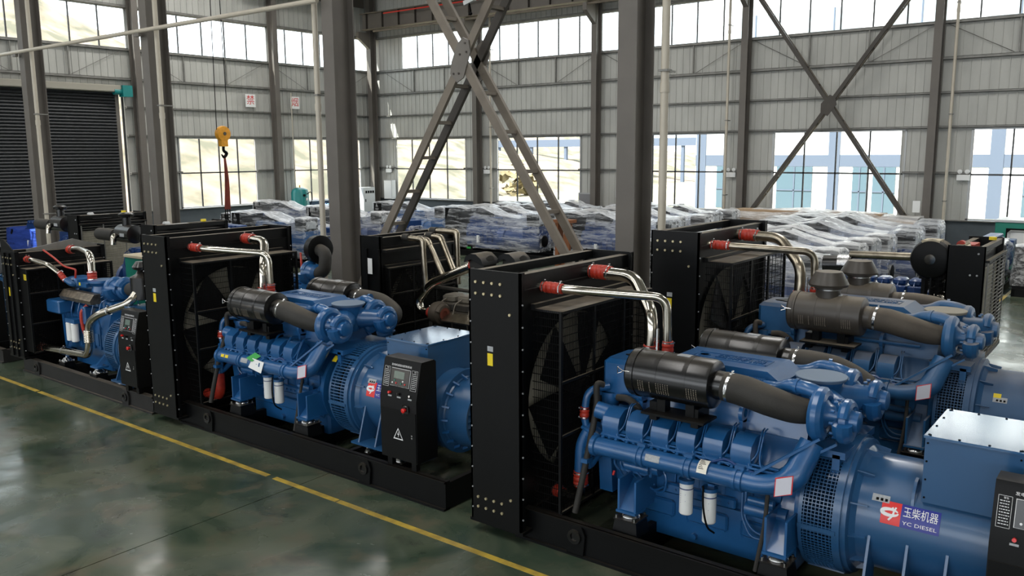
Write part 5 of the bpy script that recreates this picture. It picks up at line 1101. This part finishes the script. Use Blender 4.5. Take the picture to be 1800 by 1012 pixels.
# pale pallet goods along the right wall
t = thing('wrapped_crates', 'long pale film-wrapped cardboard crates under the window of the far X brace', 'crate', (-13.2, 30.2, 0))
P('crate_body', MB().cbox(0, 0, .1, 6.6, 1.0, 1.35, .02).box(.3, .1, 1.35, 5.5, .9, 1.6), mat('cardboard', (168, 142, 112), .8), t); P('pallet', MB().box(0, 0, 0, 6.6, 1.0, .1), WOOD, t)
fm = MB(); rr = random.Random(9); n = 18; vs = []
for i in range(n + 1):
    for (yy, zz) in ((-.05, .15), (-.06, 1.3), (.1, 1.65), (.5, 1.7), (.95, 1.62), (1.06, 1.3), (1.05, .15)): vs.append((-.05 + 6.7 * i / n, yy + rr.uniform(-.03, .03), zz + (rr.uniform(-.05, .05) if zz > .2 else 0) - (.25 * abs(i / n - .5) if zz > 1.5 else 0)))
P('plastic_film', MB().add(vs, [(i * 7 + j, i * 7 + j + 1, (i + 1) * 7 + j + 1, (i + 1) * 7 + j) for i in range(n) for j in range(6)]), FILM, t)
for i, (x, y) in enumerate([(-18.8, 31.0), (-16.4, 31.0)]):
    t = thing('cardboard_box', ['left', 'right'][i] + ' cardboard box behind the wrapped sets by the thick column', 'box', (x, y, 0)); P('carton', MB().cbox(0, 0, 0, 1.2, .8, 1.2, .01), mat('carton', (176, 140, 104), .8), t); P('tape', MB().box(.55, -.002, .6, .65, 0, 1.2), CREAM, t)

# ------------------------------------------------------------------ things along the walls
t = thing('air_tank', 'green upright compressed-air tank standing by the left wall', 'tank', (-33.3, 26.3, 0))
P('tank_body', MB().lathe((0, 0, .12), (0, 0, 1), [(0, .3), (.08, .42), (1.75, .42), (1.9, .36), (1.98, .2), (2.0, .05)], 30), TEALB, t); P('gauge', MB().cyl((.42, -.1, 1.75), (.48, -.1, 1.75), .06, 14), WIRE, t); P('tank_pipe', MB().tube(spline([(.4, .1, 1.8), (.62, .15, 1.9), (.66, .2, 1.6), (.5, .2, 1.3)], 5), .02, 8), WIRE, t); P('data_label', MB().box(.42, .02, 1.5, .43, .12, 1.62), WHITE, t)
P('tank_valve', MB().cyl((0, 0, 2.1), (0, 0, 2.22), .03, 10), ORANGE, t)
for a in range(3): P('tank_leg', MB().box(-.03 + .3 * math.cos(a * 2.1), -.03 + .3 * math.sin(a * 2.1), 0, .03 + .3 * math.cos(a * 2.1), .03 + .3 * math.sin(a * 2.1), .16), TEALB, t)
P('downpipe_line', MB().tube([(-.6, .2, 2.3), (-.6, .2, 6.6)], .025, 8), PVC, t)
t = thing('compressor', 'blue and white air compressor cabinet by the wall behind the thick column', 'compressor', (-33.8, 28.2, 0))
P('compressor_body', MB().cbox(0, 0, .1, .7, 1.6, 1.25, .03), mat('light_blue_paint', (96, 150, 205), .4), t); P('front_door', MB().cbox(.7, .35, .15, .72, 1.5, 1.15, .01), GREYD, t); P('air_hose', MB().tube(spline([(.5, .1, 1.1), (.6, -.3, 1.3), (.5, -.6, 1.0), (.4, -.8, .6)], 5), .025, 8), WIRE, t); P('compressor_feet', MB().box(.05, .05, 0, .65, 1.55, .1), BLACK, t)
t = thing('distribution_cabinet', 'pale grey electrical cabinet with meters near the corner of the hall', 'cabinet', (-33.9, 30.5, 0))
P('cabinet_body', MB().cbox(0, 0, 0, .5, .8, 1.95, .01), GREYD, t)
for i in range(4): P('meter', MB().box(.5, .12 + i * .16, 1.65, .51, .24 + i * .16, 1.78), WIRE, t)
P('cabinet_handle', MB().box(.5, .1, 1.2, .52, .14, 1.35), WIRE, t)
t = thing('wall_cabinet', 'small white cabinet mounted in the corner of the hall', 'cabinet', (-33.4, 31.95, 1.3)); P('cabinet_body', MB().cbox(0, 0, 0, .6, .3, 1.0, .01), GREYD, t); P('cabinet_door', MB().box(.03, -.01, .03, .57, 0, .97), WHITE, t)
def sign(ch, y, label):
    t = thing('wall_sign', label, 'sign', (XL + .18, y, 6.17)); P('sign_board', MB().box(-.01, -.27, -.29, 0, .27, .29), WHITE, t)
    text('character', ch, .46, TXTR, t, (.004, 0, 0), (0, 1, 0), (0, 0, 1))
sign('禁', 24.5, 'leftmost white sign with a red many-stroke character on left wall'); sign('烟', 27.05, 'middle white sign with a boxed red character, right of the wall column'); sign('火', 29.55, 'rightmost white sign with a simple red character, half behind the downpipe')
t = thing('fire_notice', 'framed notice with red figures on the wall below the windows', 'notice', (-20.75, YR - .1, 1.2)); P('notice_frame', MB().box(-.45, -.02, 0, .45, .03, .72), ALU, t); P('notice_panel', MB().box(-.38, -.026, .06, .38, -.02, .66), mat('notice_grey', (120, 120, 122), .6), t)
t = thing('air_outlet', 'small pale wall unit between two windows beside the framed notice', 'unit', (-18.95, YR - .1, 1.75)); P('outlet_body', MB().cbox(-.28, -.1, 0, .28, .05, .32, .01), GREYD, t); P('outlet_grille', MB().box(-.24, -.105, .05, .24, -.1, .14), WIRE, t)
def twin(x, label, y=YR - .1, rot=0):
    t = thing('emergency_light', label, 'lamp', (x, y, 2.8), rot); P('lamp_box', MB().cbox(-.2, -.08, -.1, .2, 0, .1, .01), WHITE, t)
    for s in (-.11, .11): P('lamp_head', MB().cyl((s, -.06, .2), (s, -.01, .2), .075, 16).box(s - .01, -.04, .1, s + .01, -.02, .14), WHITE, t)
twin(-6.0 + .35, 'white twin-head emergency light left of the rightmost window'); twin(-13.95, 'white twin-head emergency light left of the far X brace'); twin(-26.5, 'white twin-head emergency light left of the window behind ladder brace'); twin(-33.9 + .6, 'white twin-head emergency light next to the hall corner')
t = thing('light_switch', 'white switch plate on the wall column right of the far X brace', 'switch', (-6.95, YR - .62, 1.8)); P('switch_plate', MB().box(-.12, 0, -.2, .12, .02, .2), WHITE, t)
t = thing('canopy_generator', 'teal enclosed generator canopy at the right edge under the window', 'generator', (-4.2, 29.6, 0))
P('canopy_body', MB().cbox(0, 0, .1, 4.2, 1.3, 1.55, .02), TEAL, t); P('canopy_roof', MB().cbox(-.03, -.03, 1.55, 4.23, 1.33, 1.62, .02, True), GREYD, t); P('canopy_base', MB().box(0, 0, 0, 4.2, 1.3, .1), BLACK, t)
P('control_window', MB().cbox(.35, -.02, .8, 1.0, 0, 1.32, .08), WHITE, t); P('window_seal', MB().box(.3, -.012, .75, 1.05, -.001, 1.37), WIRE, t); P('door_latch', MB().cyl((1.35, -.03, 1.1), (1.35, 0, 1.1), .07, 8), WIRE, t); P('door_seam', MB().box(1.5, -.004, .15, 1.52, 0, 1.5), WIRE, t)
# hoist hook with slings
t = thing('hoist_hook', 'yellow crane hook block hanging on wires with red slings at left', 'hook', (-27.1, 18.1, 0))
P('hook_block', MB().lathe((-.12, 0, 4.45), (1, 0, 0), [(0, .12), (.02, .26), (.09, .28), (.15, .28), (.22, .26), (.24, .12)], 26).box(-.1, -.13, 4.0, .1, .13, 4.35), ORANGE, t); P('axle', MB().cyl((-.14, 0, 4.45), (.14, 0, 4.45), .06, 14), BRCD, t)
for y in (-.24, .24): P('wire_rope', MB().cyl((0, y, 4.5), (0, y * .6, 12.9), .014, 6), WIRE, t)
P('hook', MB().tube(spline([(0, 0, 4.0), (0, 0, 3.85), (0, .11, 3.75), (0, 0, 3.62), (0, -.1, 3.72)], 6), [.05, .05, .06, .05, .02], 10), WIRE, t)
for k in range(3): P('sling', MB().tube(spline([(0, .02, 3.68), (-.05 + k * .05, .06, 2.8), (.02 * k, -.06 + k * .07, 1.75)], 6), [.035, .05, .04], 8), SLING, t)
for k in range(3): P('sling_hook', MB().tube(spline([(.02 * k, -.06 + k * .07, 1.75), (.02 * k, -.08 + k * .09, 1.4), (.02 * k, -.02 + k * .11, 1.27), (.02 * k, -.14 + k * .11, 1.3)], 5), .018, 6), WIRE, t)
t = thing('wooden_trestle', 'brown wooden trestle leg leaning behind the front radiator by the brace', 'trestle', (-15.6, 22.4, 0))
P('trestle_leg', MB().box(0, 0, 0, .12, .3, 1.5), WOOD, t); P('trestle_leg', MB().bar((.3, .15, 0), (.42, .15, 1.48), .1, .25), WOOD, t); P('trestle_top', MB().box(-.05, -.05, 1.5, .6, .35, 1.6), WOOD, t)
t = thing('cable_coil', 'coil of white cable lying beside the trestle', 'cable', (-13.6, 21.6, .35)); P('coil', MB().tube([(.3 * math.cos(k * .35), .12 * math.sin(k * .21), .3 * math.sin(k * .35)) for k in range(55)], .03, 8), WHITE, t); P('coil_stand', MB().box(-.4, -.15, -.35, .4, .15, -.28), BLACK, t)
